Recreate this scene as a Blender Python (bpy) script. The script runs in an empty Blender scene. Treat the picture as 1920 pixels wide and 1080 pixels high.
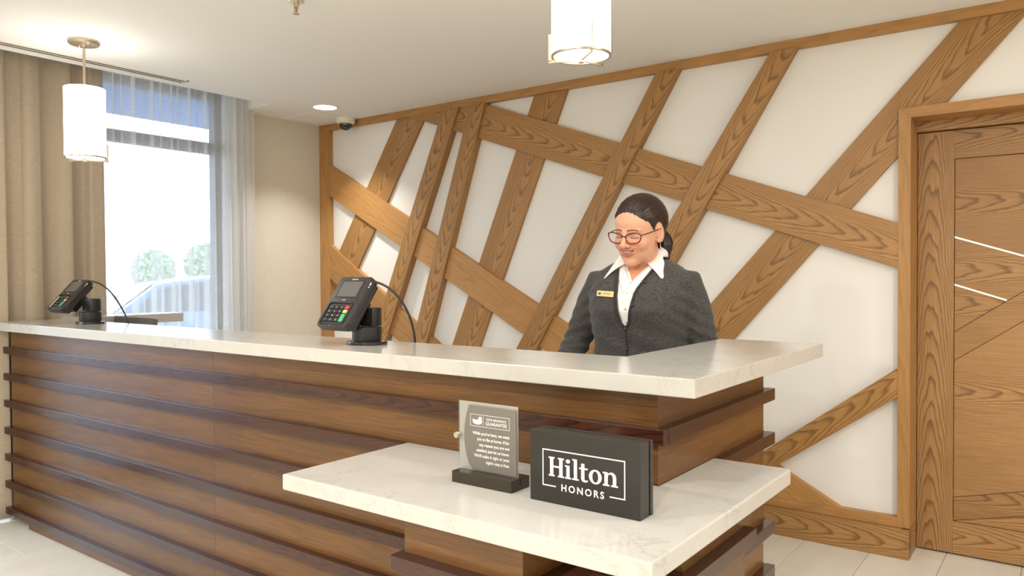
import bpy, bmesh, math, random
import numpy as np
from mathutils import Vector, Matrix, noise as mnoise
random.seed(7); np.random.seed(7)
S = bpy.context.scene
C = S.collection

# ------------------------------------------------------------------ camera
def make_camera():
    r = Vector((0.80312303, 0.59578947, -0.00531972)); u = Vector((-0.0062959, 0.01741419, 0.99982854)); f = Vector((-0.59577996, 0.80295184, -0.01773676))
    cd = bpy.data.cameras.new('camera'); cam = bpy.data.objects.new('camera', cd); C.objects.link(cam)
    m = Matrix((r, u, -f)).transposed().to_4x4(); m.translation = (0, 0, 1.3051)
    cam.matrix_world = m
    cd.sensor_width = 36; cd.lens = 36 * 1436.387 / 1920; cd.clip_start = .02
    S.camera = cam
make_camera()

# ------------------------------------------------------------------ world, exposure
W = bpy.data.worlds.new('sky'); S.world = W; W.use_nodes = True
W.node_tree.nodes['Background'].inputs[0].default_value = (.66, .82, 1.0, 1)
W.node_tree.nodes['Background'].inputs[1].default_value = 5.5
S.view_settings.view_transform = 'Standard'; S.view_settings.look = 'None'
S.view_settings.gamma = 1; S.view_settings.use_curve_mapping = False
S.view_settings.exposure = 0.14
S.cycles.use_denoising = True
S.cycles.max_bounces = 8; S.cycles.diffuse_bounces = 4; S.cycles.adaptive_threshold = .02; S.cycles.transparent_max_bounces = 16
S.cycles.sample_clamp_indirect = 6.0
CEIL = 2.449
WARM = (1.0, .985, .965)
# unseen downlights, some inferred from shadows, rest added for fill light: x, y, watts
LOBBY = [(-1.42, 1.36, 4), (-.88, .80, 4), (-2.2, -.5, 45), (-.2, -.5, 30), (1.4, .9, 34), (1.6, 2.9, 18), (-3.6, -1.2, 26), (.5, -2.0, 45), (-1.6, -2.2, 60), (.55, 2.1, 16)]
VIEW_LIGHT_W = 7
# the receptionist: feet, turn, head pose
PERSON_LOC = (-1.335, 2.62, 0); PERSON_RZ = math.radians(5)
HEAD_LOC = (.012, -.045, 1.463); HEAD_YAW = math.radians(-12); HEAD_ROLL = math.radians(4); HEAD_PITCH = math.radians(14.5)

# ------------------------------------------------------------------ helpers
def lin(c):
    c = c / 255
    return c / 12.92 if c <= .04045 else ((c + .055) / 1.055) ** 2.4
def rgb(r, g, b): return (lin(r), lin(g), lin(b), 1)

def obj(name, mesh, mat=None, parent=None, loc=None, rot=None):
    if isinstance(mesh, bmesh.types.BMesh):
        me = bpy.data.meshes.new(name); mesh.to_mesh(me); mesh.free(); mesh = me
    o = bpy.data.objects.new(name, mesh); C.objects.link(o)
    if mat is not None and mesh is not None and not mesh.materials: mesh.materials.append(mat)
    if loc: o.location = loc
    if rot: o.rotation_euler = rot
    if parent: o.parent = parent
    return o
def tag(o, label=None, cat=None, group=None, kind=None):
    if label: o['label'] = label
    if cat: o['category'] = cat
    if group: o['group'] = group
    if kind: o['kind'] = kind
    return o
def thing(name, label, cat, loc=(0, 0, 0), group=None, rz=0):
    o = obj(name, None, loc=loc); o.rotation_euler = (0, 0, rz)
    return tag(o, label, cat, group)
def struct(name, label, mesh=None, mat=None, cat=None):
    o = obj(name, mesh, mat)
    return tag(o, label, cat, kind='structure')

def bm_box(bm, x0, x1, y0, y1, z0, z1, bev=0):
    v = [bm.verts.new(p) for p in ((x0,y0,z0),(x1,y0,z0),(x1,y1,z0),(x0,y1,z0),(x0,y0,z1),(x1,y0,z1),(x1,y1,z1),(x0,y1,z1))]
    fs = [bm.faces.new([v[i] for i in q]) for q in ((3,2,1,0),(4,5,6,7),(0,1,5,4),(1,2,6,5),(2,3,7,6),(3,0,4,7))]
    if bev:
        es = list({e for f in fs for e in f.edges})
        bmesh.ops.bevel(bm, geom=es, offset=bev, segments=2, profile=.6, affect='EDGES')
def box(*a, bev=0):
    bm = bmesh.new(); bm_box(bm, *a, bev=bev); return bm
def boxes(lst, bev=0):
    bm = bmesh.new()
    for a in lst: bm_box(bm, *a, bev=bev)
    return bm
def bm_prism(bm, pts, a0, a1, axis='y', bev=0):
    """extrude a polygon given in the plane normal to axis, from a0 to a1"""
    def P(p, a):
        return {'y': (p[0], a, p[1]), 'z': (p[0], p[1], a), 'x': (a, p[0], p[1])}[axis]
    A = [bm.verts.new(P(p, a0)) for p in pts]; B = [bm.verts.new(P(p, a1)) for p in pts]
    fs = [bm.faces.new(A), bm.faces.new(B[::-1])]
    n = len(pts)
    for i in range(n): fs.append(bm.faces.new((A[i], B[i], B[(i+1) % n], A[(i+1) % n])))
    bmesh.ops.recalc_face_normals(bm, faces=fs)
    if bev:
        es = list({e for f in fs for e in f.edges})
        bmesh.ops.bevel(bm, geom=es, offset=bev, segments=2, profile=.6, affect='EDGES')
def prism(pts, a0, a1, axis='y', bev=0):
    bm = bmesh.new(); bm_prism(bm, pts, a0, a1, axis, bev); return bm
def smooth(o, ang=None):
    for p in o.data.polygons: p.use_smooth = True
    if ang:
        try: o.data.set_sharp_from_angle(angle=math.radians(ang))
        except Exception: pass
    return o
def bm_lathe(bm, prof, n=32, cap=True, c=(0, 0, 0)):
    rings = []
    for r, z in prof:
        rings.append([bm.verts.new((c[0] + r*math.cos(2*math.pi*i/n), c[1] + r*math.sin(2*math.pi*i/n), c[2] + z)) for i in range(n)])
    for a, b in zip(rings, rings[1:]):
        for i in range(n): bm.faces.new((a[i], a[(i+1) % n], b[(i+1) % n], b[i]))
    if cap:
        bm.faces.new(rings[0][::-1]); bm.faces.new(rings[-1])
def lathe(prof, n=32, cap=True):
    bm = bmesh.new(); bm_lathe(bm, prof, n, cap); bmesh.ops.recalc_face_normals(bm, faces=bm.faces[:]); return bm
def bm_tube(bm, pts, rad, n=10, closed=False):
    pts = [Vector(p) for p in pts]; m = len(pts)
    if not hasattr(rad, '__len__'): rad = [rad] * m
    rings = []; prev = None
    for i, p in enumerate(pts):
        a = pts[(i-1) % m] if (closed or i > 0) else p; b = pts[(i+1) % m] if (closed or i < m-1) else p
        t = (b - a).normalized()
        if prev is None:
            s = t.orthogonal().normalized()
        else:
            s = (prev - t * prev.dot(t)).normalized()
        prev = s; w = t.cross(s)
        rings.append([bm.verts.new(p + (s*math.cos(2*math.pi*k/n) + w*math.sin(2*math.pi*k/n)) * rad[i]) for k in range(n)])
    fs = []
    for i in range(m if closed else m-1):
        a, b = rings[i], rings[(i+1) % m]
        for k in range(n): fs.append(bm.faces.new((a[k], a[(k+1) % n], b[(k+1) % n], b[k])))
    if not closed:
        fs.append(bm.faces.new(rings[0][::-1])); fs.append(bm.faces.new(rings[-1]))
    bmesh.ops.recalc_face_normals(bm, faces=fs)
def tube(pts, rad, n=10, closed=False):
    bm = bmesh.new(); bm_tube(bm, pts, rad, n, closed); return bm
def bez(p0, p1, p2, p3, n=16):
    p0, p1, p2, p3 = map(Vector, (p0, p1, p2, p3)); o = []
    for i in range(n+1):
        t = i/n; o.append(p0*(1-t)**3 + p1*3*t*(1-t)**2 + p2*3*t*t*(1-t) + p3*t**3)
    return o
def ellipsoid(bm, c, r, seg=24, ring=16):
    d = bmesh.ops.create_uvsphere(bm, u_segments=seg, v_segments=ring, radius=1)
    for v in d['verts']: v.co = Vector((c[0]+v.co.x*r[0], c[1]+v.co.y*r[1], c[2]+v.co.z*r[2]))
def text_mesh(body, size, align='LEFT', extrude=.0004, spacing=1.0, bold=0.0):
    cu = bpy.data.curves.new('lettering', 'FONT'); cu.body = body; cu.size = size; cu.align_x = align
    cu.extrude = extrude; cu.space_character = spacing; cu.offset = bold; cu.resolution_u = 3
    o = bpy.data.objects.new('lettering', cu); C.objects.link(o)
    me = bpy.data.meshes.new_from_object(o.evaluated_get(bpy.context.evaluated_depsgraph_get()))
    bpy.data.objects.remove(o); bpy.data.curves.remove(cu)
    return me
def clip(poly, x0, x1, z0, z1):
    def cut(P, f):
        o = []
        for i, a in enumerate(P):
            b = P[(i+1) % len(P)]; fa, fb = f(a), f(b)
            if fa >= 0: o.append(a)
            if (fa >= 0) != (fb >= 0):
                t = fa/(fa-fb); o.append((a[0]+(b[0]-a[0])*t, a[1]+(b[1]-a[1])*t))
        return o
    for f in (lambda p: p[0]-x0, lambda p: x1-p[0], lambda p: p[1]-z0, lambda p: z1-p[1]):
        poly = cut(poly, f)
        if len(poly) < 3: return []
    return poly

# ------------------------------------------------------------------ materials
def new_mat(name):
    m = bpy.data.materials.new(name); m.use_nodes = True
    return m, m.node_tree, m.node_tree.nodes['Principled BSDF']
def pbr(name, col, rough=.5, metal=0, spec=.5, coat=0, **kw):
    m, t, b = new_mat(name)
    b.inputs['Base Color'].default_value = col; b.inputs['Roughness'].default_value = rough
    b.inputs['Metallic'].default_value = metal; b.inputs['Specular IOR Level'].default_value = spec
    b.inputs['Coat Weight'].default_value = coat
    for k, v in kw.items(): b.inputs[k.replace('_', ' ')].default_value = v
    return m
class G:
    """tiny node-graph helper"""
    def __init__(s, t): s.t = t
    def n(s, typ, **kw):
        x = s.t.nodes.new(typ)
        for k, v in kw.items(): setattr(x, k, v)
        return x
    def put(s, sock, v):
        if isinstance(v, bpy.types.NodeSocket): s.t.links.new(v, sock)
        else: sock.default_value = v
    def math(s, op, a, b=0.0, c=None):
        x = s.n('ShaderNodeMath', operation=op); s.put(x.inputs[0], a); s.put(x.inputs[1], b)
        if c is not None: s.put(x.inputs[2], c)
        return x.outputs[0]
    def vec(s, x, y, z):
        v = s.n('ShaderNodeCombineXYZ')
        for i, a in enumerate((x, y, z)): s.put(v.inputs[i], a)
        return v.outputs[0]
    def noise(s, v, scale=1, detail=2, rough=.5):
        x = s.n('ShaderNodeTexNoise'); s.put(x.inputs['Vector'], v)
        x.inputs['Scale'].default_value = scale; x.inputs['Detail'].default_value = detail; x.inputs['Roughness'].default_value = rough
        return x.outputs['Fac']
    def ramp(s, f, stops):
        x = s.n('ShaderNodeValToRGB'); s.put(x.inputs[0], f); e = x.color_ramp.elements
        while len(e) < len(stops): e.new(.5)
        for k, (p, c) in zip(e, stops): k.position = p; k.color = c if hasattr(c, '__len__') else (c, c, c, 1)
        return x.outputs[0]
    def mix(s, f, a, b, mode='MIX'):
        x = s.n('ShaderNodeMix', data_type='RGBA', blend_type=mode); s.put(x.inputs[0], f); s.put(x.inputs[6], a); s.put(x.inputs[7], b)
        return x.outputs[2]
    def bump(s, h, strength, dist, bsdf):
        x = s.n('ShaderNodeBump'); x.inputs['Strength'].default_value = strength; x.inputs['Distance'].default_value = dist
        s.put(x.inputs['Height'], h); s.t.links.new(x.outputs[0], bsdf.inputs['Normal'])
def wood(name, light, mid, dark, cath=1.0, A=800, B=9, rough=.35, coat=.0, spec=.4, pores=.7, off=.05):
    """ash-like timber: nested parabolic growth rings along local X, fine pores; board width is local Z"""
    m, t, b = new_mat(name); g = G(t)
    tc = g.n('ShaderNodeTexCoord'); oi = g.n('ShaderNodeObjectInfo')
    sp = g.n('ShaderNodeSeparateXYZ'); t.links.new(tc.outputs['Object'], sp.inputs[0])
    rnd = oi.outputs['Random']
    x = g.math('ADD', sp.outputs[0], g.math('MULTIPLY', rnd, 40.0))
    zo = g.math('MULTIPLY', g.math('SUBTRACT', g.math('FRACT', g.math('MULTIPLY', rnd, 7.31)), .5), off)
    z = g.math('ADD', g.math('ADD', sp.outputs[2], g.math('MULTIPLY', sp.outputs[1], .6)), zo)
    slow = g.noise(g.vec(g.math('MULTIPLY', x, 1.6), rnd, g.math('MULTIPLY', z, 9.0)), 1, 2)
    wz = g.math('ADD', z, g.math('MULTIPLY', g.math('SUBTRACT', slow, .5), .05))
    tt = g.math('ADD', g.math('MULTIPLY', g.math('MULTIPLY', wz, wz), A), g.math('MULTIPLY', x, B))
    tt = g.math('ADD', tt, g.math('MULTIPLY', g.noise(g.vec(g.math('MULTIPLY', x, 5.0), rnd, g.math('MULTIPLY', z, 26.0)), 1, 3), 1.7))
    ring = g.math('FRACT', tt)
    rings = g.ramp(ring, [(0, 1.0), (.55, .88), (.84, .05), (.93, .5), (1, 1.0)])
    pore = g.noise(g.vec(g.math('MULTIPLY', x, 7.0), rnd, g.math('MULTIPLY', z, 330.0)), 1, 3, .6)
    pr = g.ramp(pore, [(.3, 0), (.62, 1)])
    tone = g.noise(g.vec(g.math('MULTIPLY', x, 1.1), g.math('MULTIPLY', rnd, 9.0), g.math('MULTIPLY', z, 6.0)), 1, 2)
    base = g.mix(tone, mid, light)
    c1 = g.mix(g.math('MULTIPLY', g.math('SUBTRACT', 1.0, rings), .7*cath), base, dark)
    c2 = g.mix(g.math('MULTIPLY', g.math('SUBTRACT', 1.0, pr), pores*.5), c1, dark)
    hv = g.n('ShaderNodeHueSaturation'); t.links.new(c2, hv.inputs['Color'])
    g.put(hv.inputs['Value'], g.math('ADD', .9, g.math('MULTIPLY', g.math('FRACT', g.math('MULTIPLY', rnd, 3.7)), .2)))
    t.links.new(hv.outputs[0], b.inputs['Base Color'])
    b.inputs['Roughness'].default_value = rough; b.inputs['Coat Weight'].default_value = coat; b.inputs['Coat Roughness'].default_value = .12
    b.inputs['Specular IOR Level'].default_value = spec
    g.bump(g.math('ADD', g.math('MULTIPLY', pr, .6), g.math('MULTIPLY', rings, .4)), .12, .001, b)
    return m
M = {}
M['ash'] = wood('stained ash', rgb(193, 146, 88), rgb(173, 126, 71), rgb(86, 56, 27), rough=.42)
M['ash_calm'] = wood('stained ash quarter sawn', rgb(192, 145, 87), rgb(172, 124, 70), rgb(112, 75, 40), cath=.35, A=300, B=3, rough=.42)
M['ash_dark'] = wood('stained ash door', rgb(190, 145, 91), rgb(168, 124, 74), rgb(80, 53, 28), rough=.42)
M['desk'] = wood('desk veneer', rgb(124, 84, 38), rgb(94, 60, 26), rgb(32, 19, 8), cath=.22, A=240, B=2, rough=.3, coat=.12, pores=.9)
M['slat'] = wood('dark slat', rgb(78, 40, 23), rgb(57, 28, 17), rgb(17, 8, 6), cath=1.0, A=2200, B=8, rough=.24, coat=.2)

def quartz():
    m, t, b = new_mat('cream quartz'); g = G(t)
    tc = g.n('ShaderNodeTexCoord'); v = tc.outputs['Object']
    w = g.n('ShaderNodeVectorMath', operation='ADD'); t.links.new(v, w.inputs[0])
    nv = g.n('ShaderNodeTexNoise'); t.links.new(v, nv.inputs['Vector']); nv.inputs['Scale'].default_value = 5; nv.inputs['Detail'].default_value = 3
    sc = g.n('ShaderNodeVectorMath', operation='SCALE'); t.links.new(nv.outputs['Color'], sc.inputs[0]); sc.inputs['Scale'].default_value = .35
    t.links.new(sc.outputs[0], w.inputs[1])
    n1 = g.noise(w.outputs[0], 7, 6, .62)
    vein = g.ramp(n1, [(.40, 0), (.47, 0), (.5, 1), (.53, 0), (.6, 0)])
    patch = g.ramp(g.noise(v, 3.2, 2), [(.45, 0), (.7, 1)])
    cloud = g.noise(w.outputs[0], 4, 4)
    base = g.mix(cloud, rgb(180, 176, 167), rgb(194, 190, 181))
    c = g.mix(g.math('MULTIPLY', g.math('MULTIPLY', vein, patch), .42), base, rgb(140, 134, 122))
    t.links.new(c, b.inputs['Base Color'])
    b.inputs['Roughness'].default_value = .16; b.inputs['Specular IOR Level'].default_value = .5
    return m
M['quartz'] = quartz()
def plaster(name, col, col2, scale=60, rough=.85, bump=.06):
    m, t, b = new_mat(name); g = G(t); tc = g.n('ShaderNodeTexCoord')
    n = g.noise(tc.outputs['Object'], scale, 3); n2 = g.noise(tc.outputs['Object'], .8, 2)
    t.links.new(g.mix(n2, col, col2), b.inputs['Base Color']); b.inputs['Roughness'].default_value = rough
    b.inputs['Specular IOR Level'].default_value = .25
    g.bump(n, bump, .001, b); return m
M['white_wall'] = plaster('white wall panel', rgb(233, 229, 221), rgb(237, 233, 226))
M['ceiling'] = plaster('ceiling paint', rgb(236, 234, 227), rgb(239, 237, 231), 120)
M['lobby_wall'] = plaster('lobby wall paint', rgb(236, 231, 221), rgb(239, 234, 226))
def vinyl():
    m, t, b = new_mat('woven wall covering'); g = G(t); tc = g.n('ShaderNodeTexCoord')
    sp = g.n('ShaderNodeSeparateXYZ'); t.links.new(tc.outputs['Object'], sp.inputs[0])
    a = g.noise(g.vec(0, g.math('MULTIPLY', sp.outputs[1], 260), g.math('MULTIPLY', sp.outputs[2], 12)), 1, 2)
    h = g.noise(g.vec(0, g.math('MULTIPLY', sp.outputs[1], 12), g.math('MULTIPLY', sp.outputs[2], 260)), 1, 2)
    f = g.math('MULTIPLY', g.math('ADD', a, h), .5)
    t.links.new(g.mix(f, rgb(198, 189, 169), rgb(226, 218, 200)), b.inputs['Base Color']); b.inputs['Roughness'].default_value = .8
    g.bump(f, .2, .001, b); return m
M['vinyl'] = vinyl()
def tile_mat():
    m, t, b = new_mat('pale plank tile'); g = G(t); tc = g.n('ShaderNodeTexCoord'); oi = g.n('ShaderNodeObjectInfo')
    sp = g.n('ShaderNodeSeparateXYZ'); t.links.new(tc.outputs['Object'], sp.inputs[0])
    v = g.vec(g.math('MULTIPLY', sp.outputs[0], 9), g.math('MULTIPLY', sp.outputs[1], 2.2), g.math('MULTIPLY', oi.outputs['Random'], 50))
    n = g.noise(v, 1, 5, .6)
    c = g.mix(n, rgb(212, 205, 190), rgb(234, 228, 215))
    hv = g.n('ShaderNodeHueSaturation'); t.links.new(c, hv.inputs['Color'])
    g.put(hv.inputs['Value'], g.math('ADD', .95, g.math('MULTIPLY', oi.outputs['Random'], .08)))
    t.links.new(hv.outputs[0], b.inputs['Base Color']); b.inputs['Roughness'].default_value = .35
    return m
M['tile'] = tile_mat()
M['grout'] = pbr('tile grout', rgb(176, 166, 148), .9)
def fabric(name, c1, c2, sx, sy, sz, rough=.95, bump=.3):
    m, t, b = new_mat(name); g = G(t); tc = g.n('ShaderNodeTexCoord')
    sp = g.n('ShaderNodeSeparateXYZ'); t.links.new(tc.outputs['Object'], sp.inputs[0])
    v = g.vec(g.math('MULTIPLY', sp.outputs[0], sx), g.math('MULTIPLY', sp.outputs[1], sy), g.math('MULTIPLY', sp.outputs[2], sz))
    n = g.noise(v, 1, 4, .65)
    t.links.new(g.mix(g.ramp(n, [(.3, 0), (.7, 1)]), c1, c2), b.inputs['Base Color']); b.inputs['Roughness'].default_value = rough
    b.inputs['Specular IOR Level'].default_value = .15; b.inputs['Sheen Weight'].default_value = .15
    g.bump(n, bump, .001, b); return m
M['drape'] = fabric('beige drape linen', rgb(158, 143, 122), rgb(184, 168, 146), 300, 40, 400)
def sheer(lo=.41, hi=.5):
    m = bpy.data.materials.new('sheer voile'); m.use_nodes = True; t = m.node_tree; g = G(t)
    t.nodes.remove(t.nodes['Principled BSDF']); out = t.nodes['Material Output']
    tc = g.n('ShaderNodeTexCoord'); sp = g.n('ShaderNodeSeparateXYZ'); t.links.new(tc.outputs['Object'], sp.inputs[0])
    n = g.noise(g.vec(0, g.math('MULTIPLY', sp.outputs[1], 25), g.math('MULTIPLY', sp.outputs[2], 420)), 1, 2)
    d = g.n('ShaderNodeBsdfDiffuse'); d.inputs[0].default_value = rgb(236, 234, 230)
    tr = g.n('ShaderNodeBsdfTranslucent'); tr.inputs[0].default_value = rgb(236, 235, 233)
    a = g.n('ShaderNodeMixShader'); a.inputs[0].default_value = .5
    t.links.new(d.outputs[0], a.inputs[1]); t.links.new(tr.outputs[0], a.inputs[2])
    tp = g.n('ShaderNodeBsdfTransparent'); mx = g.n('ShaderNodeMixShader')
    g.put(mx.inputs[0], g.ramp(n, [(.3, lo), (.7, hi)]))
    t.links.new(tp.outputs[0], mx.inputs[1]); t.links.new(a.outputs[0], mx.inputs[2]); t.links.new(mx.outputs[0], out.inputs[0])
    return m
M['sheer'] = sheer(); M['sheer_dense'] = sheer(.74, .84)
def clear(name, tint=(1, 1, 1, 1), refl=.06, rough=.02):
    m = bpy.data.materials.new(name); m.use_nodes = True; t = m.node_tree; g = G(t)
    t.nodes.remove(t.nodes['Principled BSDF']); out = t.nodes['Material Output']
    tp = g.n('ShaderNodeBsdfTransparent'); tp.inputs[0].default_value = tint
    gl = g.n('ShaderNodeBsdfGlossy'); gl.inputs['Roughness'].default_value = rough
    mx = g.n('ShaderNodeMixShader'); mx.inputs[0].default_value = refl
    t.links.new(tp.outputs[0], mx.inputs[1]); t.links.new(gl.outputs[0], mx.inputs[2]); t.links.new(mx.outputs[0], out.inputs[0])
    return m
M['glass'] = clear('window glass')
M['lens'] = clear('spectacle lens', refl=.04)
M['acrylic'] = clear('frosted acrylic', (.93, .93, .92, 1), .12, .25)
def emit(name, col, s):
    m, t, b = new_mat(name)
    b.inputs['Base Color'].default_value = (.9, .88, .84, 1); b.inputs['Emission Color'].default_value = (*col, 1); b.inputs['Emission Strength'].default_value = s
    return m
M['shade'] = emit('lit lamp shade', (1.0, .98, .96), 5.8)
M['diffuser'] = emit('lit lamp diffuser', (1.0, .95, .88), 1.4)
M['lamp_lens'] = emit('lit downlight lens', (1.0, .95, .87), 6)
M['nickel'] = pbr('brushed nickel', rgb(196, 182, 158), .34, 1)
M['chrome'] = pbr('chrome', rgb(225, 222, 215), .15, 1)
M['bronze'] = pbr('window frame paint', rgb(116, 108, 100), .5)
M['white_plastic'] = pbr('white plastic', rgb(228, 222, 208), .4)
M['black'] = pbr('black plastic', rgb(30, 28, 27), .35)
M['black_gloss'] = pbr('black gloss plastic', rgb(22, 21, 20), .14, coat=.3)
M['terminal'] = pbr('terminal shell', rgb(46, 43, 40), .36)
M['screen'] = pbr('screen glass', rgb(92, 88, 84), .12)
M['key'] = pbr('key black', rgb(26, 25, 24), .4)
M['red'] = pbr('key red', rgb(214, 62, 46), .4); M['yellow'] = pbr('key yellow', rgb(214, 200, 130), .4); M['green'] = pbr('key green', rgb(70, 170, 110), .4)
M['white_ink'] = pbr('white print', rgb(222, 218, 214), .5)
M['grey_ink'] = pbr('grey print', rgb(110, 104, 94), .45)
M['sign_black'] = pbr('satin black acrylic', rgb(36, 33, 29), .28)
M['sign_base'] = pbr('dark bronze acrylic', rgb(46, 38, 25), .3)
M['sign_edge'] = pbr('polished black edge', rgb(40, 38, 36), .06, coat=.5)
M['steel_strip'] = pbr('polished steel strip', rgb(228, 224, 214), .18, 1)
M['dark_void'] = pbr('dark groove', rgb(40, 26, 16), .8)
M['slot'] = pbr('slot shadow gap', rgb(70, 60, 50), .9)
M['asphalt'] = plaster('asphalt', rgb(120, 122, 124), rgb(140, 141, 142), 40)
M['canopy'] = pbr('canopy soffit', rgb(118, 150, 200), .8)  # blue of outdoor shade put into the soffit's base colour
M['car'] = pbr('car paint', rgb(92, 118, 150), .25, .3, coat=.6)
M['car_glass'] = pbr('car glass', rgb(40, 52, 66), .08)
M['rubber'] = pbr('rubber', rgb(30, 30, 32), .8)
M['bark'] = pbr('bark', rgb(96, 80, 64), .9)
M['leaf'] = pbr('leaves', rgb(170, 190, 150), .7)
M['cable'] = pbr('cable', rgb(48, 42, 36), .5)

# ------------------------------------------------------------------ floor, ceiling, walls
XL, XR, YB, YF = -4.69, 3.2, 3.89, -3.6
fl = struct('floor', 'pale plank tile floor of the lobby', box(XL-.4, XR, YF, YB+.3, -.12, -.004), M['grout'])
TW, TL = .2915, 1.2
tile_me = {}
def tile_mesh(w, l):
    k = (round(w, 4), round(l, 4))
    if k not in tile_me:
        bm = box(-w/2, w/2, -l/2, l/2, -.008, 0, bev=.0015); me = bpy.data.meshes.new('floor_tile'); bm.to_mesh(me); bm.free(); me.materials.append(M['tile']); tile_me[k] = me
    return tile_me[k]
xi = 0; x = -4.28 - 2*TW
while x < 1.4:
    y = -1.3 - (xi % 3) * .4
    while y < 4.05:
        y1 = min(y + TL, 4.10)
        x0, x1 = max(x, -4.9), x + TW
        if y1 > -.6 and y1 - y > .05 and x1 - x0 > .05:
            obj('floor_tile', tile_mesh(x1-x0-.003, y1-y-.003), None, fl, loc=((x0+x1)/2, (y+y1)/2, 0))
        y += TL
    x += TW; xi += 1

PX0 = -4.36   # edge of the curtain pocket
ce = struct('ceiling', 'smooth off white painted ceiling', boxes([(PX0, XR, YF, 3.16, CEIL, CEIL+.15), (XL-.25, XR, 3.16, YB+.3, CEIL, CEIL+.15),
     (XL-.25, PX0, YF, 1.1, CEIL, CEIL+.15), (XL-.4, PX0, YF, YB+.3, CEIL+.15, CEIL+.25)]), M['ceiling'])
D0, D1, DZ = -.668, .41, 2.05      # door casing outside edges
wb = struct('wall_back', 'white wall panel behind the desk with crossing timber boards', boxes([(XL-.3, D0+.04, YB, YB+.25, 0, CEIL+.2), (D0+.04, D1-.04, YB, YB+.25, DZ-.04, CEIL+.2), (D1-.04, XR, YB, YB+.25, 0, CEIL+.2), (D0, D1, YB+.22, YB+.26, -.01, DZ)]), M['white_wall'])  # last box added behind the door to block sky light at its gaps
W1 = (1.52, 3.075); W2 = (.1, 1.38); WT = 2.55
wl = struct('wall_left', 'woven beige wall covering beside the window', boxes([(XL-.22, XL, W1[1], YB, 0, CEIL+.15), (XL-.22, XL, W2[1], W1[0], 0, CEIL+.15), (XL-.22, XL, YF, W2[0], 0, CEIL+.15),
     (XL-.22, XL, W1[0], W1[1], WT, CEIL+.15), (XL-.22, XL, W2[0], W2[1], 2.3, CEIL+.15), (XL-.22, XL, W2[0], W2[1], 0, .05)]), M['vinyl'])
struct('wall_right', 'plain cream lobby wall to the right', box(XR, XR+.15, YF, YB+.25, 0, CEIL), M['lobby_wall'])
struct('wall_front', 'plain cream lobby wall facing the desk', box(XL-.2, XR+.15, YF-.15, YF, 0, CEIL), M['lobby_wall'])

# ------------------------------------------------------------------ timber on the back wall
def grain_board(name, parent, poly, y0, y1, mat, ang=None, bev=.0012):
    """poly (x,z) extruded y0..y1; its own axes run along the grain"""
    if isinstance(poly[0][0], (int, float)): poly = [poly]
    pts = [p for q in poly for p in q]
    cx = sum(p[0] for p in pts)/len(pts); cz = sum(p[1] for p in pts)/len(pts)
    ca, sa = math.cos(ang), math.sin(ang); bm = bmesh.new()
    for q in poly:
        bm_prism(bm, [((p[0]-cx)*ca + (p[1]-cz)*sa, -(p[0]-cx)*sa + (p[1]-cz)*ca) for p in q], -(y1-y0)/2, (y1-y0)/2, 'y', bev)
    return obj(name, bm, mat, parent, loc=(cx, (y0+y1)/2, cz), rot=(0, -ang, 0))
BOARDS = [ # front face y, edge a, edge b, material
 (3.870, [(-3.879,2.395),(-4.496,1.484)], [(-3.624,2.357),(-4.291,1.362)], 'ash'),
 (3.870, [(-2.693,2.407),(-3.369,.845)], [(-2.457,2.395),(-3.133,.843)], 'ash'),
 (3.870, [(-.439,2.391),(-1.557,1.156)], [(-.198,2.375),(-1.430,.975)], 'ash'),
 (3.852, [(-4.578,2.143),(-2.417,.986)], [(-4.582,1.913),(-2.615,.846)], 'ash_calm'),
 (3.852, [(-4.599,1.552),(-3.686,.968)], [(-4.603,1.296),(-3.958,.901)], 'ash_calm'),
 (3.852, [(-3.05,2.39),(-.672,1.532)], [(-3.607,2.354),(-.671,1.325)], 'ash'),
 (3.842, [(-1.27,.414),(-.67,.866)], [(-1.211,.343),(-.67,.734)], 'ash'),
 (3.832, [(-3.414,2.397),(-3.903,1.289)], [(-3.276,2.393),(-3.767,1.289)], 'ash'),
 (3.832, [(-3.179,2.398),(-3.696,.858)], [(-3.056,2.388),(-3.567,.851)], 'ash'),
 (3.832, [(-1.873,2.38),(-2.809,.85)], [(-1.742,2.388),(-2.66,.852)], 'ash'),
 (3.832, [(-1.255,2.382),(-1.707,1.70)], [(-1.126,2.393),(-1.596,1.632)], 'ash')]
TX0, TZ0, TZ1 = -4.577, .182, 2.402
for y, a, b, mt in BOARDS:
    def ext(p, q, t): return (p[0]+(q[0]-p[0])*t, p[1]+(q[1]-p[1])*t)
    quad = [ext(a[0], a[1], -4), ext(a[0], a[1], 5), ext(b[0], b[1], 5), ext(b[0], b[1], -4)]
    pa = clip(quad, TX0, D0, TZ0, TZ1); pb = clip(quad, D0, 1.5, DZ, TZ1)
    ang = math.atan2(a[1][1]-a[0][1], a[1][0]-a[0][0])
    polys = [p for p in (pa, pb) if len(p) > 2]
    grain_board('timber_board', wb, polys, y, YB, M[mt], ang)
grain_board('frame_rail', wb, [(-4.69, TZ1), (XR, TZ1), (XR, CEIL), (-4.69, CEIL)], 3.851, YB, M['ash_calm'], 0)
grain_board('frame_stile', wb, [(-4.69, .136), (TX0, .136), (TX0, TZ1), (-4.69, TZ1)], 3.851, YB, M['ash_calm'], math.pi/2)
grain_board('frame_rail', wb, [(TX0, .137), (D0, .137), (D0, TZ0), (TX0, TZ0)], 3.851, YB, M['ash_calm'], 0)
bb = struct('baseboard_back', 'tall timber baseboard under the white wall panel')
grain_board('baseboard_board', bb, [(-4.68, 0.0), (-.616, 0.0), (-.616, .136), (-4.68, .136)], 3.83, YB, M['ash_dark'], 0)
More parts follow.
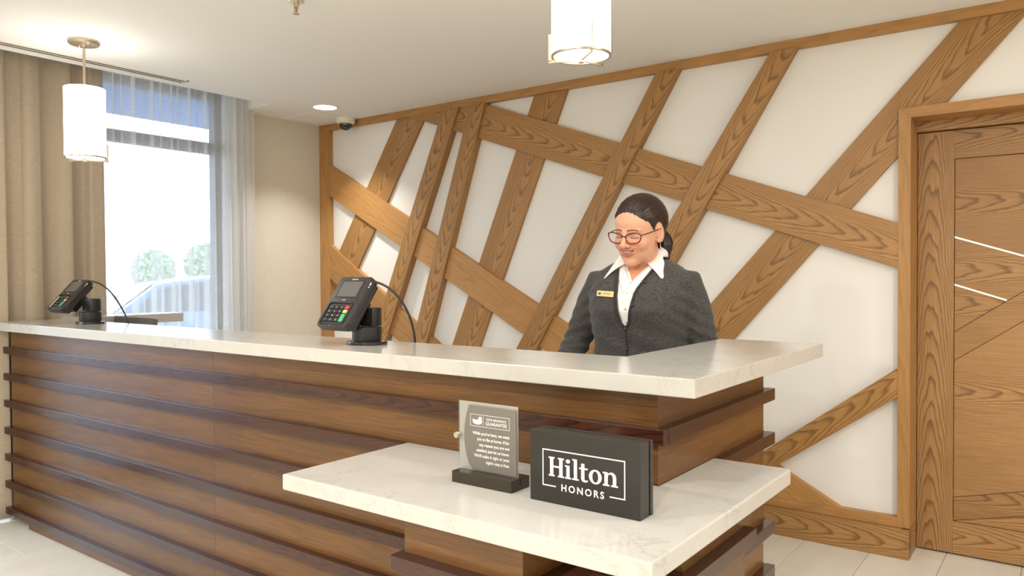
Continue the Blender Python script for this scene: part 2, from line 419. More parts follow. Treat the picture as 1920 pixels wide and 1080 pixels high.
o = obj('baseboard_return', box(-.09, .09, -.016, .016, -.068, .068, bev=.001), M['ash_dark'], bb, loc=(-.632, 3.932, .068), rot=(0, 0, math.pi/2))

# door with casing
dr = struct('door_1', 'stained timber door with slanted plank panel and steel strips')
YD = 4.03
cas = struct('trim_1', 'timber casing around the door')
grain_board('casing_leg', cas, [(D0, .137), (-.617, .137), (-.617, 2.002), (D0, DZ)], 3.851, YD, M['ash_calm'], math.pi/2)
grain_board('casing_leg', cas, [(.36, .0), (D1, .0), (D1, DZ), (.36, 2.002)], 3.851, YD, M['ash_calm'], math.pi/2)
grain_board('casing_head', cas, [(D0, DZ), (-.617, 2.002), (.36, 2.002), (D1, DZ)], 3.851, YD, M['ash_calm'], 0)
grain_board('head_stop', cas, [(-.617, 1.957), (.36, 1.957), (.36, 2.002), (-.617, 2.002)], 4.0, 4.1, M['ash_dark'], 0)
grain_board('stile', dr, [(-.615, .008), (-.466, .008), (-.466, 1.953), (-.615, 1.953)], YD, YD+.05, M['ash_dark'], math.pi/2)
grain_board('stile', dr, [(.21, .008), (.358, .008), (.358, 1.953), (.21, 1.953)], YD, YD+.05, M['ash_dark'], math.pi/2)
grain_board('rail', dr, [(-.466, 1.824), (.21, 1.824), (.21, 1.953), (-.466, 1.953)], YD, YD+.05, M['ash_dark'], 0)
grain_board('rail', dr, [(-.466, .008), (.21, .008), (.21, .156), (-.466, .156)], YD, YD+.05, M['ash_dark'], 0)
# slanted joints across the panel, each a line z = a + b*(x+.466)
J = [(1.466, -.345, 'steel'), (1.248, -.34, 'steel'), (1.029, .713, 'gap'), (.896, .72, 'gap'), (.265, .263, 'gap'), (.157, .256, 'gap')]
xa, xb = -.464, .208
def jl(j, x): return j[0] + j[1]*(x+.466)
steel2_end = -.261
def half(poly, j, up):
    o = []; f = lambda p: (p[1]-jl(j, p[0])) * (1 if up else -1) - .0012
    for i, a in enumerate(poly):
        b = poly[(i+1) % len(poly)]; fa, fb = f(a), f(b)
        if fa >= 0: o.append(a)
        if (fa >= 0) != (fb >= 0):
            t = fa/(fa-fb); o.append((a[0]+(b[0]-a[0])*t, a[1]+(b[1]-a[1])*t))
    return o
rect = [(xa, .158), (xb, .158), (xb, 1.822), (xa, 1.822)]
planks = [half(half(rect, J[3], False), J[4], True)]
low = half(rect, J[4], False); planks += [half(low, J[5], True), half(low, J[5], False)]
planks.append(half(half(rect, J[3], True), J[2], False))
top = half(rect, J[2], True)
planks.append(half(top, J[0], True))
midp = half(top, J[0], False)
planks.append(half(midp, J[1], True)); planks.append(half(midp, J[1], False))
for p in planks:
    if len(p) > 2: grain_board('panel_plank', dr, p, YD+.008, YD+.05, M['ash_dark'], 0, bev=.001)
obj('panel_backing', box(-.466, .21, YD+.03, YD+.055, .15, 1.83), M['dark_void'], dr)
def strip(x0, x1, j):
    grain_board('steel_strip', dr, [(x0, jl(j, x0)-.004), (x1, jl(j, x1)-.004), (x1, jl(j, x1)+.004), (x0, jl(j, x0)+.004)], YD+.0065, YD+.02, M['steel_strip'], math.atan(j[1]), bev=0)
strip(xa, xb, J[0]); strip(xa, steel2_end, J[1])

# ------------------------------------------------------------------ windows, curtains, outdoors
def window(name, y0, y1, z0, z1, ys, zs, label):
    w = struct(name, label)
    xo, xi_ = XL-.16, XL-.09
    fr = [(xo, xi_, y0, y0+.05, z0, z1), (xo, xi_, y1-.05, y1, z0, z1), (xo, xi_, y0, y1, z0, z0+.06), (xo, xi_, y0, y1, z1-.05, z1)]
    obj('window_frame', boxes(fr), M['bronze'], w)
    for a, b in ys: obj('mullion', box(xo, xi_, a, b, z0+.06, z1-.05), M['bronze'], w)
    for a, b in zs: obj('transom', box(xo, xi_, y0+.05, y1-.05, a, b), M['bronze'], w)
    ye = [y0+.05] + [v for p in ys for v in p] + [y1-.05]; ze = [z0+.06] + [v for p in zs for v in p] + [z1-.05]
    for i in range(0, len(ye), 2):
        for k in range(0, len(ze), 2):
            obj('pane', box(xo+.03, xo+.036, ye[i], ye[i+1], ze[k], ze[k+1]), M['glass'], w)
window('window_1', W1[0], W1[1], 0, WT, [(2.02, 2.07)], [(2.143, 2.213)], 'tall window behind the sheer curtain')
window('window_2', W2[0], W2[1], .05, 2.3, [(.7, .75)], [(1.9, 1.95)], 'tall lobby window in front of the desk')

def curtain(name, y0, y1, x, amp, nf, z0, z1, mat, label, cat, thick=.0025, seed=0, dense=None, top=1.0, ysw=.35):
    rng = random.Random(seed); ny = max(160, int(nf*18)); nz = 26; vs, fs = [], []
    ph = [rng.uniform(0, 6.28) for _ in range(6)]
    for k in range(nz+1):
        tz = k/nz; z = z0 + (z1-z0)*tz
        for i in range(ny+1):
            u = i/ny; uu = dense(u) if dense else u
            y = y0 + (y1-y0)*uu
            a = amp*(1-.25*tz*top)
            f = math.sin(2*math.pi*nf*u + .5*math.sin(2*math.pi*u*2.3+ph[0]) + .25*math.sin(tz*3+ph[3]))
            f = math.copysign(abs(f)**.75, f)
            xx = x + a*f*(.75+.25*math.sin(2*math.pi*u*3.1+ph[1])) + .12*a*math.sin(2*math.pi*nf*2.7*u+ph[2]+tz)
            yy = y + ysw*a*math.sin(4*math.pi*nf*u+ph[4])*(1-.3*tz)
            vs.append((xx, yy, z))
    for k in range(nz):
        for i in range(ny):
            a = k*(ny+1)+i; fs.append((a, a+1, a+ny+2, a+ny+1))
    me = bpy.data.meshes.new(name); me.from_pydata(vs, [], fs); me.materials.append(mat)
    o = smooth(obj(name, me)); 
    if thick:
        md = o.modifiers.new('cloth thickness', 'SOLIDIFY'); md.thickness = thick
    return tag(o, label, cat)
curtain('drape', 1.44, 2.215, -4.636,   .040, 4.5, .012, 2.53, M['drape'], 'opaque beige linen drape hanging left of the sheer curtain', 'curtain', seed=3)
curtain('sheer_curtain', 2.222, 3.19, -4.645, .032, 8, .012, 2.53, M['sheer'], 'white translucent sheer curtain in front of the window', 'curtain', thick=0, seed=5, ysw=1.15, dense=lambda u: u if u < .7 else .7 + .3*(((u-.7)/.3)**.9))
curtain('sheer_curtain', 2.985, 3.21, -4.592, .02, 4, .012, 2.53, M['sheer_dense'], 'gathered edge of the white sheer curtain beside the beige wall', 'curtain', thick=0, seed=9, ysw=.9)

og = struct('ground_outside', 'grey car park asphalt outside the window', box(-60, XL-.3, -30, 40, -.25, -.15), M['asphalt'])
cn = struct('entrance_canopy', 'canopy soffit outside the window, coloured blue for its outdoor shade', box(-6.2, XL-.3, -4, 9, 2.60, 2.95), M['canopy'])
def make_car():
    t = thing('parked_car', 'blue grey car parked outside beyond the sheer curtain', 'car', loc=(-10.6, 6.7, -.15), rz=math.radians(70))
    prof = [(-2.2,.35),(-2.25,.62),(-2.1,.86),(-1.5,.93),(-.95,1.36),(-.2,1.46),(.6,1.42),(1.25,.98),(1.95,.86),(2.25,.66),(2.25,.35)]
    smooth(obj('car_body', prism(prof, -.85, .85, 'y', bev=.06), M['car'], t), 40)
    for s in (-1, 1):
        obj('side_window', prism([(-1.3,.96),(-.88,1.30),(-.2,1.39),(-.1,.97)], s*.845, s*.858, 'y'), M['car_glass'], t)
        obj('side_window', prism([(-.04,.97),(-.12,1.39),(.55,1.35),(1.05,.98)], s*.845, s*.858, 'y'), M['car_glass'], t)
        for x in (-1.4, 1.4):
            w = obj('wheel', lathe([(.05,-.1),(.30,-.1),(.33,-.07),(.33,.07),(.30,.1),(.05,.1)], 24), M['rubber'], t, loc=(x, s*.78, .33), rot=(math.pi/2, 0, 0))
            obj('hubcap', lathe([(.02,-.108),(.19,-.108),(.2,.108),(.02,.108)], 16), M['chrome'], w)
    for s, y in ((1, 0), (-1, 0)):
        obj('windscreen', prism([(.62,1.40),(.66,1.41),(1.24,1.0),(1.20,.99)] if s > 0 else [(-1.0,1.35),(-.96,1.36),(-1.46,.96),(-1.5,.95)], -.7, .7, 'y'), M['car_glass'], t)
make_car()
def make_tree(x, y, h, label):
    t = thing('tree', label, 'tree', loc=(x, y, -.15)); rng = random.Random(int(x*100))
    smooth(obj('trunk', tube([(0,0,0),(.05,0,h*.3),(.0,.05,h*.6)], [.16,.12,.05], 8), M['bark'], t))
    vs, fs = [], []
    for i in range(2600):
        th, ph, r = rng.uniform(0, 6.28), math.acos(rng.uniform(-1, 1)), rng.uniform(.45, 1)**.5
        c = Vector((h*.32*r*math.sin(ph)*math.cos(th), h*.32*r*math.sin(ph)*math.sin(th), h*.66+h*.34*r*math.cos(ph)))
        a = Vector((rng.gauss(0,1), rng.gauss(0,1), rng.gauss(0,1))).normalized()*.13; b = a.orthogonal().normalized()*.07
        n = len(vs); vs += [c-a, c+b, c+a, c-b]; fs.append((n, n+1, n+2, n+3))
    me = bpy.data.meshes.new('foliage'); me.from_pydata([tuple(v) for v in vs], [], fs)
    tag(obj('foliage', me, M['leaf'], t), kind='stuff')
make_tree(-30, 18.6, 2.9, 'small green tree outside, taller of the two beyond the car park')
make_tree(-30, 16.2, 2.5, 'small green tree outside, shorter of the two beyond the car park')

# ------------------------------------------------------------------ reception desk
BX0, BX1, BY0, BY1, SO = -4.547, -.808, 1.671, 2.43, .027
desk = thing('reception_desk', 'long dark timber reception desk clad in horizontal slats', 'desk', loc=(-2.6, 1.9, 0))
def dp(name, mesh, mat, loc, rot=None, parent=desk):
    o = obj(name, mesh, mat); o.location = loc
    if rot: o.rotation_euler = rot
    o.parent = parent; o.matrix_parent_inverse = Matrix.Translation(-Vector(parent.location))
    return o
def bar(L, Wd, T, bev=.0015): return box(-L/2, L/2, -T/2, T/2, -Wd/2, Wd/2, bev=bev)
dp('desk_carcass', boxes([(-4.30, BX1-.012, BY0+.012, 1.88, 0, 1.02), (-1.0, BX1-.012, 1.88, BY1-.006, 0, 1.02), (-4.5, -4.41, BY0+.012, 2.40, .15, 1.02)]), M['desk'], (0, 0, 0))
dp('work_surface', box(-4.3, -1.0, 1.88, 2.36, .735, .76), M['white_plastic'], (0, 0, 0))
tops = [.938, .798, .656, .513, .371, .228, .087]; TH = .037
zb = [1.026] + [t - TH/2 for t in tops] + [0.0]
for i in range(8):
    z1, z0 = zb[i]-.0006, zb[i+1]+.0006
    xs = [BX0 if i < 7 else -4.36, -2.668, BX1]
    for a, b in zip(xs, xs[1:]):
        dp('front_panel', bar(b-a-.001, z1-z0, .012, .0006), M['desk'], ((a+b)/2, BY0+.006, (z0+z1)/2))
    dp('side_panel', bar(BY1-BY0-.001, z1-z0, .012, .0006), M['desk'], (BX1-.006, (BY0+BY1)/2, (z0+z1)/2), (0, 0, math.pi/2))
LX0, LX1, LY0, LY1, LZ, LT = -1.636, -.5986, 1.2145, 2.0145, .798, .0402
for i, t in enumerate(tops):
    zc_ = t - TH/2
    x1 = LX0-.002 if i == 1 else BX1+SO
    L = x1 - (BX0-SO)
    segs = [(BX0-SO, x1)] 
    for a, b in segs:
        dp('front_slat', bar(b-a, TH, SO+.002), M['slat'], ((a+b)/2, BY0-SO/2, zc_))
    y0 = LY1+.002 if i == 1 else BY0+.001
    dp('side_slat', bar(BY1+SO-y0, TH, SO+.002), M['slat'], (BX1+SO/2, (BY1+SO+y0)/2, zc_), (0, 0, math.pi/2))
    dp('back_slat', bar(.17, TH, SO), M['slat'], (BX1-.09, BY1+SO/2, zc_))

# countertop
CZ, CT = 1.07, .044
ct = [(-4.585, 1.6026), (-.6857, 1.6026), (-.6857, 2.6588), (-1.0379, 2.6588), (-1.0379, 1.9401), (-4.585, 1.9401)]
o = obj('countertop', prism(ct, CZ-CT, CZ, 'z', bev=.003), M['quartz'])
tag(o, 'long cream quartz countertop on the dark timber desk with right hand return', 'countertop')
o = obj('side_countertop', box(-4.585, -4.40, 1.942, 2.56, 1.03, 1.082, bev=.003), M['quartz'])
tag(o, 'short cream quartz return top beside the curtain at the far end of the desk', 'countertop')

# display ledge in front of the desk
ped = thing('display_pedestal', 'slatted timber pedestal under the low display ledge', 'pedestal', loc=(-1.0, 1.5, 0))
pl = [(-1.272, 1.286), (-.93, 1.286), (-.93, 1.549), (-.691, 1.549), (-.691, 1.93), (-.779, 1.93), (-.779, 1.642), (-1.272, 1.642)]
zs_ = [LZ-LT-.001, .655-TH/2, .513-TH/2, .371-TH/2, .228-TH/2, .087-TH/2, 0]
for a, b in zip(zs_, zs_[1:]):
    dp('pedestal_panel', prism([(p[0]+1, p[1]-1.5) for p in pl], b+.0006-a/2-b/2, a-.0006-a/2-b/2, 'z'), M['desk'], (-1, 1.5, (a+b)/2), parent=ped)
ps = [(-1.285, 1.250), (-.894, 1.250), (-.894, 1.513), (-.659, 1.513), (-.659, 1.932), (-.779, 1.932), (-.779, 1.642), (-1.285, 1.642)]
for t in (.655, .513, .371, .228, .087):
    dp('pedestal_slat', prism([(p[0]+1, p[1]-1.5) for p in ps], -TH/2, TH/2, 'z', bev=.0015), M['slat'], (-1, 1.5, t-TH/2), parent=ped)
lg = [(LX0, LY0), (LX1, LY0), (LX1, LY1), (BX1+.001, LY1), (BX1+.001, BY0-.001), (LX0, BY0-.001)]
o = obj('display_ledge', prism(lg, LZ-LT, LZ, 'z', bev=.004), M['quartz'])
tag(o, 'low cream quartz ledge carrying the two desk signs', 'countertop')

# ------------------------------------------------------------------ payment terminals
def letters(name, body, size, mat, parent, M4, align='CENTER', extrude=.0003, spacing=1.0, bold=0):
    me = text_mesh(body, size, align, extrude, spacing, bold); me.name = name
    o = obj(name, me, mat, parent); o.matrix_local = M4; return o
def make_terminal(loc, dev_c, psi, tau, label, cable_pts, slip):
    t = thing('card_terminal', label, 'card terminal', loc=(loc[0], loc[1], CZ), group='card terminals on the countertop')
    # stand
    n = 40; plate = []
    for i in range(n):
        a = 2*math.pi*i/n; plate.append((.072*math.copysign(abs(math.cos(a))**.8, math.cos(a)), .058*math.copysign(abs(math.sin(a))**.8, math.sin(a))))
    smooth(obj('base_plate', prism(plate, 0, .011, 'z', bev=.003), M['black_gloss'], t), 40)
    smooth(obj('stand_column', lathe([(.048, .011), (.05, .016), (.05, .058), (.048, .06)], 40), M['black'], t), 40)
    hd = [(.05*math.cos(a), .05*math.sin(a)) for a in [math.radians(k) for k in range(-40, 221, 10)]]
    hd = [(p[0], max(p[1], -.018)) for p in hd]
    smooth(obj('stand_head', prism(hd, .063, .125, 'z', bev=.004), M['black'], t), 40)
    # device frame: X right, Y up the face, Z out of the face
    V = Vector((-math.sin(psi)*math.sin(tau), math.cos(psi)*math.sin(tau), math.cos(tau))); X = Vector((math.cos(psi), math.sin(psi), 0)); N = X.cross(V)
    D = Matrix((X, V, N)).transposed().to_4x4(); D.translation = Vector(dev_c) - Vector((loc[0], loc[1], CZ))
    w, L, T = .082, .18, .032
    body = obj('terminal_body', None)
    out = [(-w+.008,-.02),(w-.014,-.02),(w,-.002),(w,L-.006),(w-.006,L),(-w+.006,L),(-w,L-.006),(-w,.0),(-w+.004,-.012)]
    sh = bmesh.new(); bm_prism(sh, out, -T, 0, 'z', bev=.003)
    bpy.data.objects.remove(body)
    body = smooth(obj('terminal_body', sh, M['terminal'], t), 35); body.matrix_local = D
    back = obj('mount_arm', boxes([(-.075, .08, -.012, .165, -T-.012, -T+.001), (-.035, .035, .03, .12, -T-.05, -T-.01)], bev=.003), M['black'], t); back.matrix_local = D
    obj('side_trim', box(w-.004, w+.0012, .02, L-.012, -.016, -.013), M['black_gloss'], body)
    obj('screen_bezel', prism([(-.058,.094),(.056,.094),(.056,.164),(-.058,.164)], -.001, .0006, 'z', bev=.0004), M['black_gloss'], body)
    obj('screen', box(-.052, .05, .098, .159, .0002, .0012), M['screen'], body)
    kp = [(-.062,-.017),(.05,-.017),(.055,-.008),(.058,.066),(.05,.074),(-.06,.074),(-.067,.066),(-.067,-.01)]
    obj('keypad_well', prism(kp, -.001, .0008, 'z', bev=.0003), M['black_gloss'], body)
    bmr = bmesh.new(); bm_tube(bmr, [(-.066,-.01,.0015),(-.066,.064,.0025),(-.058,.073,.003),(.049,.073,.003),(.056,.065,.0025),(.054,-.008,.0015)], .0022, 8)
    smooth(obj('well_rim', bmr, M['terminal'], body))
    km = bpy.data.meshes.new('key'); kb = box(-.0125, .0125, -.0062, .0062, 0, .003, bev=.001); kb.to_mesh(km); kb.free(); km.materials.append(M['key'])
    names = ['1', '2', '3', '4', '5', '6', '7', '8', '9', '*', '0', '#']
    for i, s in enumerate(names):
        k = obj('key', km, None, body); k.location = (-.042 + (i % 3)*.0285, .054 - (i//3)*.0165, .0008)
        letters('key_digit', s, .0085, M['white_ink'], k, Matrix.Translation((-.003, -.003, .0031)), extrude=.0001)
    for nm, mt, y0, y1 in (('cancel_key', 'red', .048, .060), ('clear_key', 'yellow', .032, .044), ('enter_key', 'green', -.002, .028)):
        obj(nm, box(.029, .048, y0, y1, .0008, .0038, bev=.001), M[mt], body)
    letters('maker_print', 'ingenico', .0095, M['white_ink'], body, Matrix.Translation((.0, .1665, .0004)), extrude=.0002)
    letters('model_print', 'iSC250', .006, M['white_ink'], body, Matrix.Translation((-.004, .083, .0004)), extrude=.0002)
    letters('lamp_mark', '...', .012, M['white_ink'], body, Matrix.Translation((-.008, -.0185, .0004)), extrude=.0002)
    obj('swipe_mark', boxes([(w-.0008, w+.0016, .148, .160, -.008, -.004), (w-.0008, w+.0016, .139, .143, -.008, -.004)]), M['white_ink'], body)
    if slip: obj('receipt_slip', box(-.055, -.046, -.01, .06, .003, .004), pbr('pink slip', rgb(236, 196, 176), .6), body)
    base = Vector((loc[0], loc[1], CZ))
    p = [Vector(q) - base for q in cable_pts]
    obj('cable', tube(bez(*p, n=24), .004, 8), M['cable'], t)
    return t
make_terminal((-1.955, 1.802), (-2.008, 1.70, 1.152), -.05, .609, 'black card terminal in the middle of the countertop with green, yellow and red keys',
              [(-1.94, 1.80, 1.285), (-1.85, 1.85, 1.28), (-1.83, 1.93, 1.15), (-1.895, 1.972, 1.0)], False)
make_terminal((-3.985, 1.822), (-4.119, 1.72, 1.159), .029, .751, 'black card terminal at the far curtain end of the countertop',
              [(-4.03, 1.84, 1.282), (-3.95, 1.90, 1.28), (-3.90, 1.94, 1.16), (-3.842, 1.972, 1.0)], True)

# computer screen standing behind the counter
mo = thing('computer_monitor', 'dark computer monitor peeking above the counter behind the far card terminal', 'monitor', loc=(-4.17, 2.08, .76))
obj('monitor_panel', box(-.2, .2, -.02, .02, .10, .326, bev=.006), pbr('monitor shell', rgb(104, 99, 93), .5), mo, rot=(math.radians(-12), 0, 0))
obj('monitor_screen', box(-.185, .185, .0205, .0215, .115, .315), M['screen'], mo, rot=(math.radians(-12), 0, 0))
obj('monitor_stand', boxes([(-.1, .1, -.07, .07, 0, .012), (-.02, .02, -.03, -.005, .012, .2)], bev=.003), M['black'], mo)

# ------------------------------------------------------------------ signs on the ledge
SB = thing('brand_sign', 'black block sign reading Hilton Honors on the low ledge', 'sign', loc=(-.8575, 1.436, LZ))
obj('front_block', box(-.1375, .1375, -.0295, .010, 0, .158, bev=.0008), M['sign_black'], SB)
obj('clear_joint', box(-.135, .135, .010, .017, .001, .155), M['sign_edge'], SB)
obj('back_block', box(-.1375, .1375, .017, .0295, 0, .158, bev=.0008), M['sign_black'], SB)
YS = -.0296
def flat(name, poly, parent, mat, y=YS, t=.0006): return obj(name, prism(poly, y-t, y+.0002, 'y'), mat, parent)
fx0, fx1, fz0, fz1, lw = -.1035, .1035, .0375, .1195, .0026
bm = bmesh.new()
for a in ((fx0, fx1, YS-.0006, YS, fz1-lw, fz1), (fx0, fx0+lw, YS-.0006, YS, fz0+lw, fz1-lw), (fx1-lw, fx1, YS-.0006, YS, fz0+lw, fz1-lw), (fx0, -.0683, YS-.0006, YS, fz0, fz0+lw), (.0667, fx1, YS-.0006, YS, fz0, fz0+lw)): bm_box(bm, *a)
obj('logo_frame', bm, M['white_ink'], SB)
# serif letters drawn by hand, cap height 1
LK = [0]
def front():
    LK[0] = (LK[0]+1) % 9; return -.06*LK[0]
def ser(bm, x0, x1, z, h=.07): bm_prism(bm, [(x0, z), (x1, z), (x1, z+h), (x0, z+h)], front(), 1, 'y')
def rc(bm, x0, x1, z0, z1): bm_prism(bm, [(x0, z0), (x1, z0), (x1, z1), (x0, z1)], front(), 1, 'y')
def ringp(bm, cx, cz, rx, rz, ix, iz, n=28):
    O = [(cx+rx*math.cos(2*math.pi*i/n), cz+rz*math.sin(2*math.pi*i/n)) for i in range(n)]; I = [(cx+ix*math.cos(2*math.pi*i/n), cz+iz*math.sin(2*math.pi*i/n)) for i in range(n)]
    f = front()
    for i in range(n):
        k = (i+1) % n
        if ix: bm_prism(bm, [O[i], O[k], I[k], I[i]], f, 1, 'y')
    if not ix: bm_prism(bm, O, f, 1, 'y')
def L_H(bm):
    for x in (.07, .55): rc(bm, x, x+.17, 0, 1); ser(bm, x-.07, x+.24, 0, .08); ser(bm, x-.07, x+.24, .92, .08)
    rc(bm, .2, .6, .47, .56); return .79
def L_i(bm):
    rc(bm, .08, .24, 0, .68); ser(bm, 0, .32, 0, .075); ser(bm, 0, .24, .61, .07); ringp(bm, .155, .89, .105, .105, .0, .0); return .32
def L_l(bm): rc(bm, .08, .24, 0, 1.06); ser(bm, 0, .32, 0, .075); ser(bm, 0, .24, .99, .07); return .32
def L_t(bm):
    rc(bm, .1, .26, .12, .9); ser(bm, 0, .42, .61, .08)
    bm_prism(bm, [(.1, .12), (.15, .02), (.25, -.02), (.36, -.01), (.44, .05), (.42, .1), (.32, .07), (.26, .12)], front(), 1, 'y'); return .44
def L_o(bm): ringp(bm, .3, .34, .31, .36, .145, .28); return .6
def L_n(bm):
    rc(bm, .08, .24, 0, .66); ser(bm, 0, .32, 0, .075); ser(bm, 0, .24, .61, .07)
    rc(bm, .48, .64, 0, .46); ser(bm, .4, .72, 0, .075)
    P = []; n = 10
    for i in range(n+1):
        a = math.pi*(1-i/n); P.append((.42+.22*math.cos(a), .44+.26*math.sin(a)))
    Q = []
    for i in range(n+1):
        a = math.pi*(1-i/n); Q.append((.36+.12*math.cos(a), .44+.16*math.sin(a)))
    f = front()
    for i in range(n): bm_prism(bm, [P[i], P[i+1], Q[i+1], Q[i]], f, 1, 'y')
    return .72
s = .0428; x = -.0868
adv = [(L_H, .05), (L_i, .055), (L_l, .03), (L_t, .05), (L_o, .06), (L_n, 0)]
tot = sum([.79, .32, .32, .44, .6, .72]) + sum(a for _, a in adv); sx = (.0865+.0868)/tot
for f, gp in adv:
    bm = bmesh.new(); wd = f(bm)
    for v in bm.verts: v.co = Vector((x+v.co.x*sx, YS-.0006*(1-v.co.y), .0608+v.co.z*s))
    bmesh.ops.recalc_face_normals(bm, faces=bm.faces[:])
    obj('logo_letter', bm, M['white_ink'], SB); x += (wd+gp)*sx
RX = Matrix.Rotation(math.pi/2, 4, 'X')
o = letters('logo_word', 'HONORS', .0212, M['white_ink'], SB, Matrix.Translation((-.0008, YS-.0002, .0318)) @ RX, extrude=.0003, spacing=1.36, bold=.0004)

SG = thing('acrylic_sign', 'clear acrylic sign with grey suite assurance guarantee card in a dark base', 'sign', loc=(-1.144, 1.449, LZ))
obj('sign_base', boxes([(-.0905, .0905, -.0365, -.0022, 0, .0275), (-.0905, .0905, .0022, .0365, 0, .0275), (-.0905, .0905, -.0022, .0022, 0, .012)], bev=.0006), M['sign_base'], SG)
ac = obj('acrylic_panel', box(-.0985, .084, -.002, .002, .012, .1955, bev=.0004), M['acrylic'], SG)
silver = pbr('silver card', rgb(188, 185, 178), .45)
obj('silver_card', box(-.0975, .083, .0021, .0031, .014, .1945), silver, SG)
cur = [(-.063, .187), (-.071, .165), (-.077, .138), (-.079, .112), (-.0775, .088), (-.073, .066), (-.066, .046), (-.054, .030)]
flat('grey_card', cur + [(.0815, .030), (.0795, .1865)], SG, M['grey_ink'], y=-.0022, t=.0006)
YG = -.0029
bm = bmesh.new(); bx0, bx1, bz0, bz1, l2 = -.0585, .0615, .1365, .166, .0009
for a in ((bx0, bx1, YG-.0004, YG, bz1-l2, bz1), (bx0, bx1, YG-.0004, YG, bz0, bz0+l2), (bx0, bx0+l2, YG-.0004, YG, bz0+l2, bz1-l2), (bx1-l2, bx1, YG-.0004, YG, bz0+l2, bz1-l2), (-.0186, -.0178, YG-.0004, YG, .1405, .1625)): bm_box(bm, *a)
obj('emblem_box', bm, M['white_ink'], SG)
duck = [(-.0545,.1515),(-.0500,.1500),(-.0505,.1460),(-.0465,.1430),(-.0400,.1415),(-.0320,.1415),(-.0255,.1430),(-.0225,.1465),(-.0215,.1505),(-.0240,.1535),(-.0222,.1570),(-.0240,.1600),(-.0280,.1610),(-.0315,.1595),(-.0330,.1560),(-.0322,.1535),(-.0370,.1530),(-.0430,.1525),(-.0490,.1535)]
flat('emblem_shape', duck, SG, M['white_ink'], y=YG, t=.0004)
letters('card_text', 'SUITE ASSURANCE', .0082, M['white_ink'], SG, Matrix.Translation((.0215, YG, .1535)) @ RX, extrude=.0002, spacing=.86)
letters('card_text', 'GUARANTEE', .0112, M['white_ink'], SG, Matrix.Translation((.0215, YG, .1425)) @ RX, extrude=.0002, bold=.0001)
for i, s in enumerate(["While you\u2019re here, we want", "you to Be at home. If for", "any reason you are not", "satisfied, just let us know.", "We\u2019ll make it right or your", "night\u2019s stay is free."]):
    letters('card_text', s, .0107, M['white_ink'], SG, Matrix.Translation((.0612, YG, .1165 - i*.01365)) @ RX, align='RIGHT', extrude=.0002, spacing=.93, bold=.00012)
kn = smooth(obj('clamp_knob', lathe([(.0005, 0), (.0072, 0), (.0078, .001), (.0078, .009), (.007, .0102), (.0005, .0102)], 24, cap=False), M['chrome'], SG, loc=(-.0985, -.002, .1095), rot=(math.pi/2, 0, 0)), 40)

# ------------------------------------------------------------------ ceiling things
def make_pendant(x, y, zbot, label):
    t = thing('pendant_lamp', label, 'pendant lamp', loc=(x, y, CEIL), group='cylinder pendant lamps over the desk')
    R, H = .0905, .335; zb_ = zbot - CEIL; zt = zb_ + H
    smooth(obj('canopy', lathe([(.0005, 0), (.071, 0), (.071, -.012), (.066, -.018), (.014, -.022), (.012, -.03), (.0005, -.03)][::-1], 40, cap=False), M['nickel'], t), 40)
    for s in (-1, 1): smooth(obj('canopy_screw', lathe([(.0005, -.026), (.004, -.026), (.005, -.018), (.005, -.016)], 12, cap=False), M['chrome'], t, loc=(s*.045, 0, 0)))
    obj('rod', tube([(0, 0, -.02), (0, 0, zt+.004)], .0065, 12), M['nickel'], t)
    sh = smooth(obj('shade', lathe([(R-.004, zb_), (R, zb_), (R, zt), (R-.004, zt), (R-.004, zb_)], 56, cap=False), M['shade'], t), 40)
    obj('shade_spider', boxes([(-R+.004, R-.004, -.003, .003, zt-.012, zt-.008), (-.003, .003, -R+.004, R-.004, zt-.012, zt-.008)]), M['nickel'], t)
    smooth(obj('bottom_diffuser', lathe([(.0005, zb_+.012), (R-.005, zb_+.012), (R-.005, zb_+.016), (.0005, zb_+.016)], 48, cap=False), M['diffuser'], t), 40)
    smooth(obj('shade_rim', lathe([(R-.006, zb_-.002), (R+.0012, zb_-.002), (R+.0012, zb_+.004), (R-.006, zb_+.004), (R-.006, zb_-.002)], 56, cap=False), M['nickel'], t), 40)
    for k in range(3):
        a = math.radians(200 + 120*k)
        m = bmesh.new()
        bm_box(m, R+.0015, R+.0125, -.0022, .0022, zb_-.012, zb_+.075, bev=.0006)
        bm_box(m, 0, R+.0125, -.0022, .0022, zb_-.014, zb_-.004, bev=.0006)
        obj('bracket_arm', m, M['nickel'], t, rot=(0, 0, a))
    smooth(obj('finial', lathe([(.0005, zb_-.022), (.009, zb_-.02), (.009, zb_-.003), (.0005, zb_-.003)], 20, cap=False), M['nickel'], t), 40)
make_pendant(-3.894, 1.769, 1.884, 'white cylinder pendant lamp in front of the beige drape')
make_pendant(-1.232, 2.022, 1.972, 'white cylinder pendant lamp at the top of the picture, nearest to us')

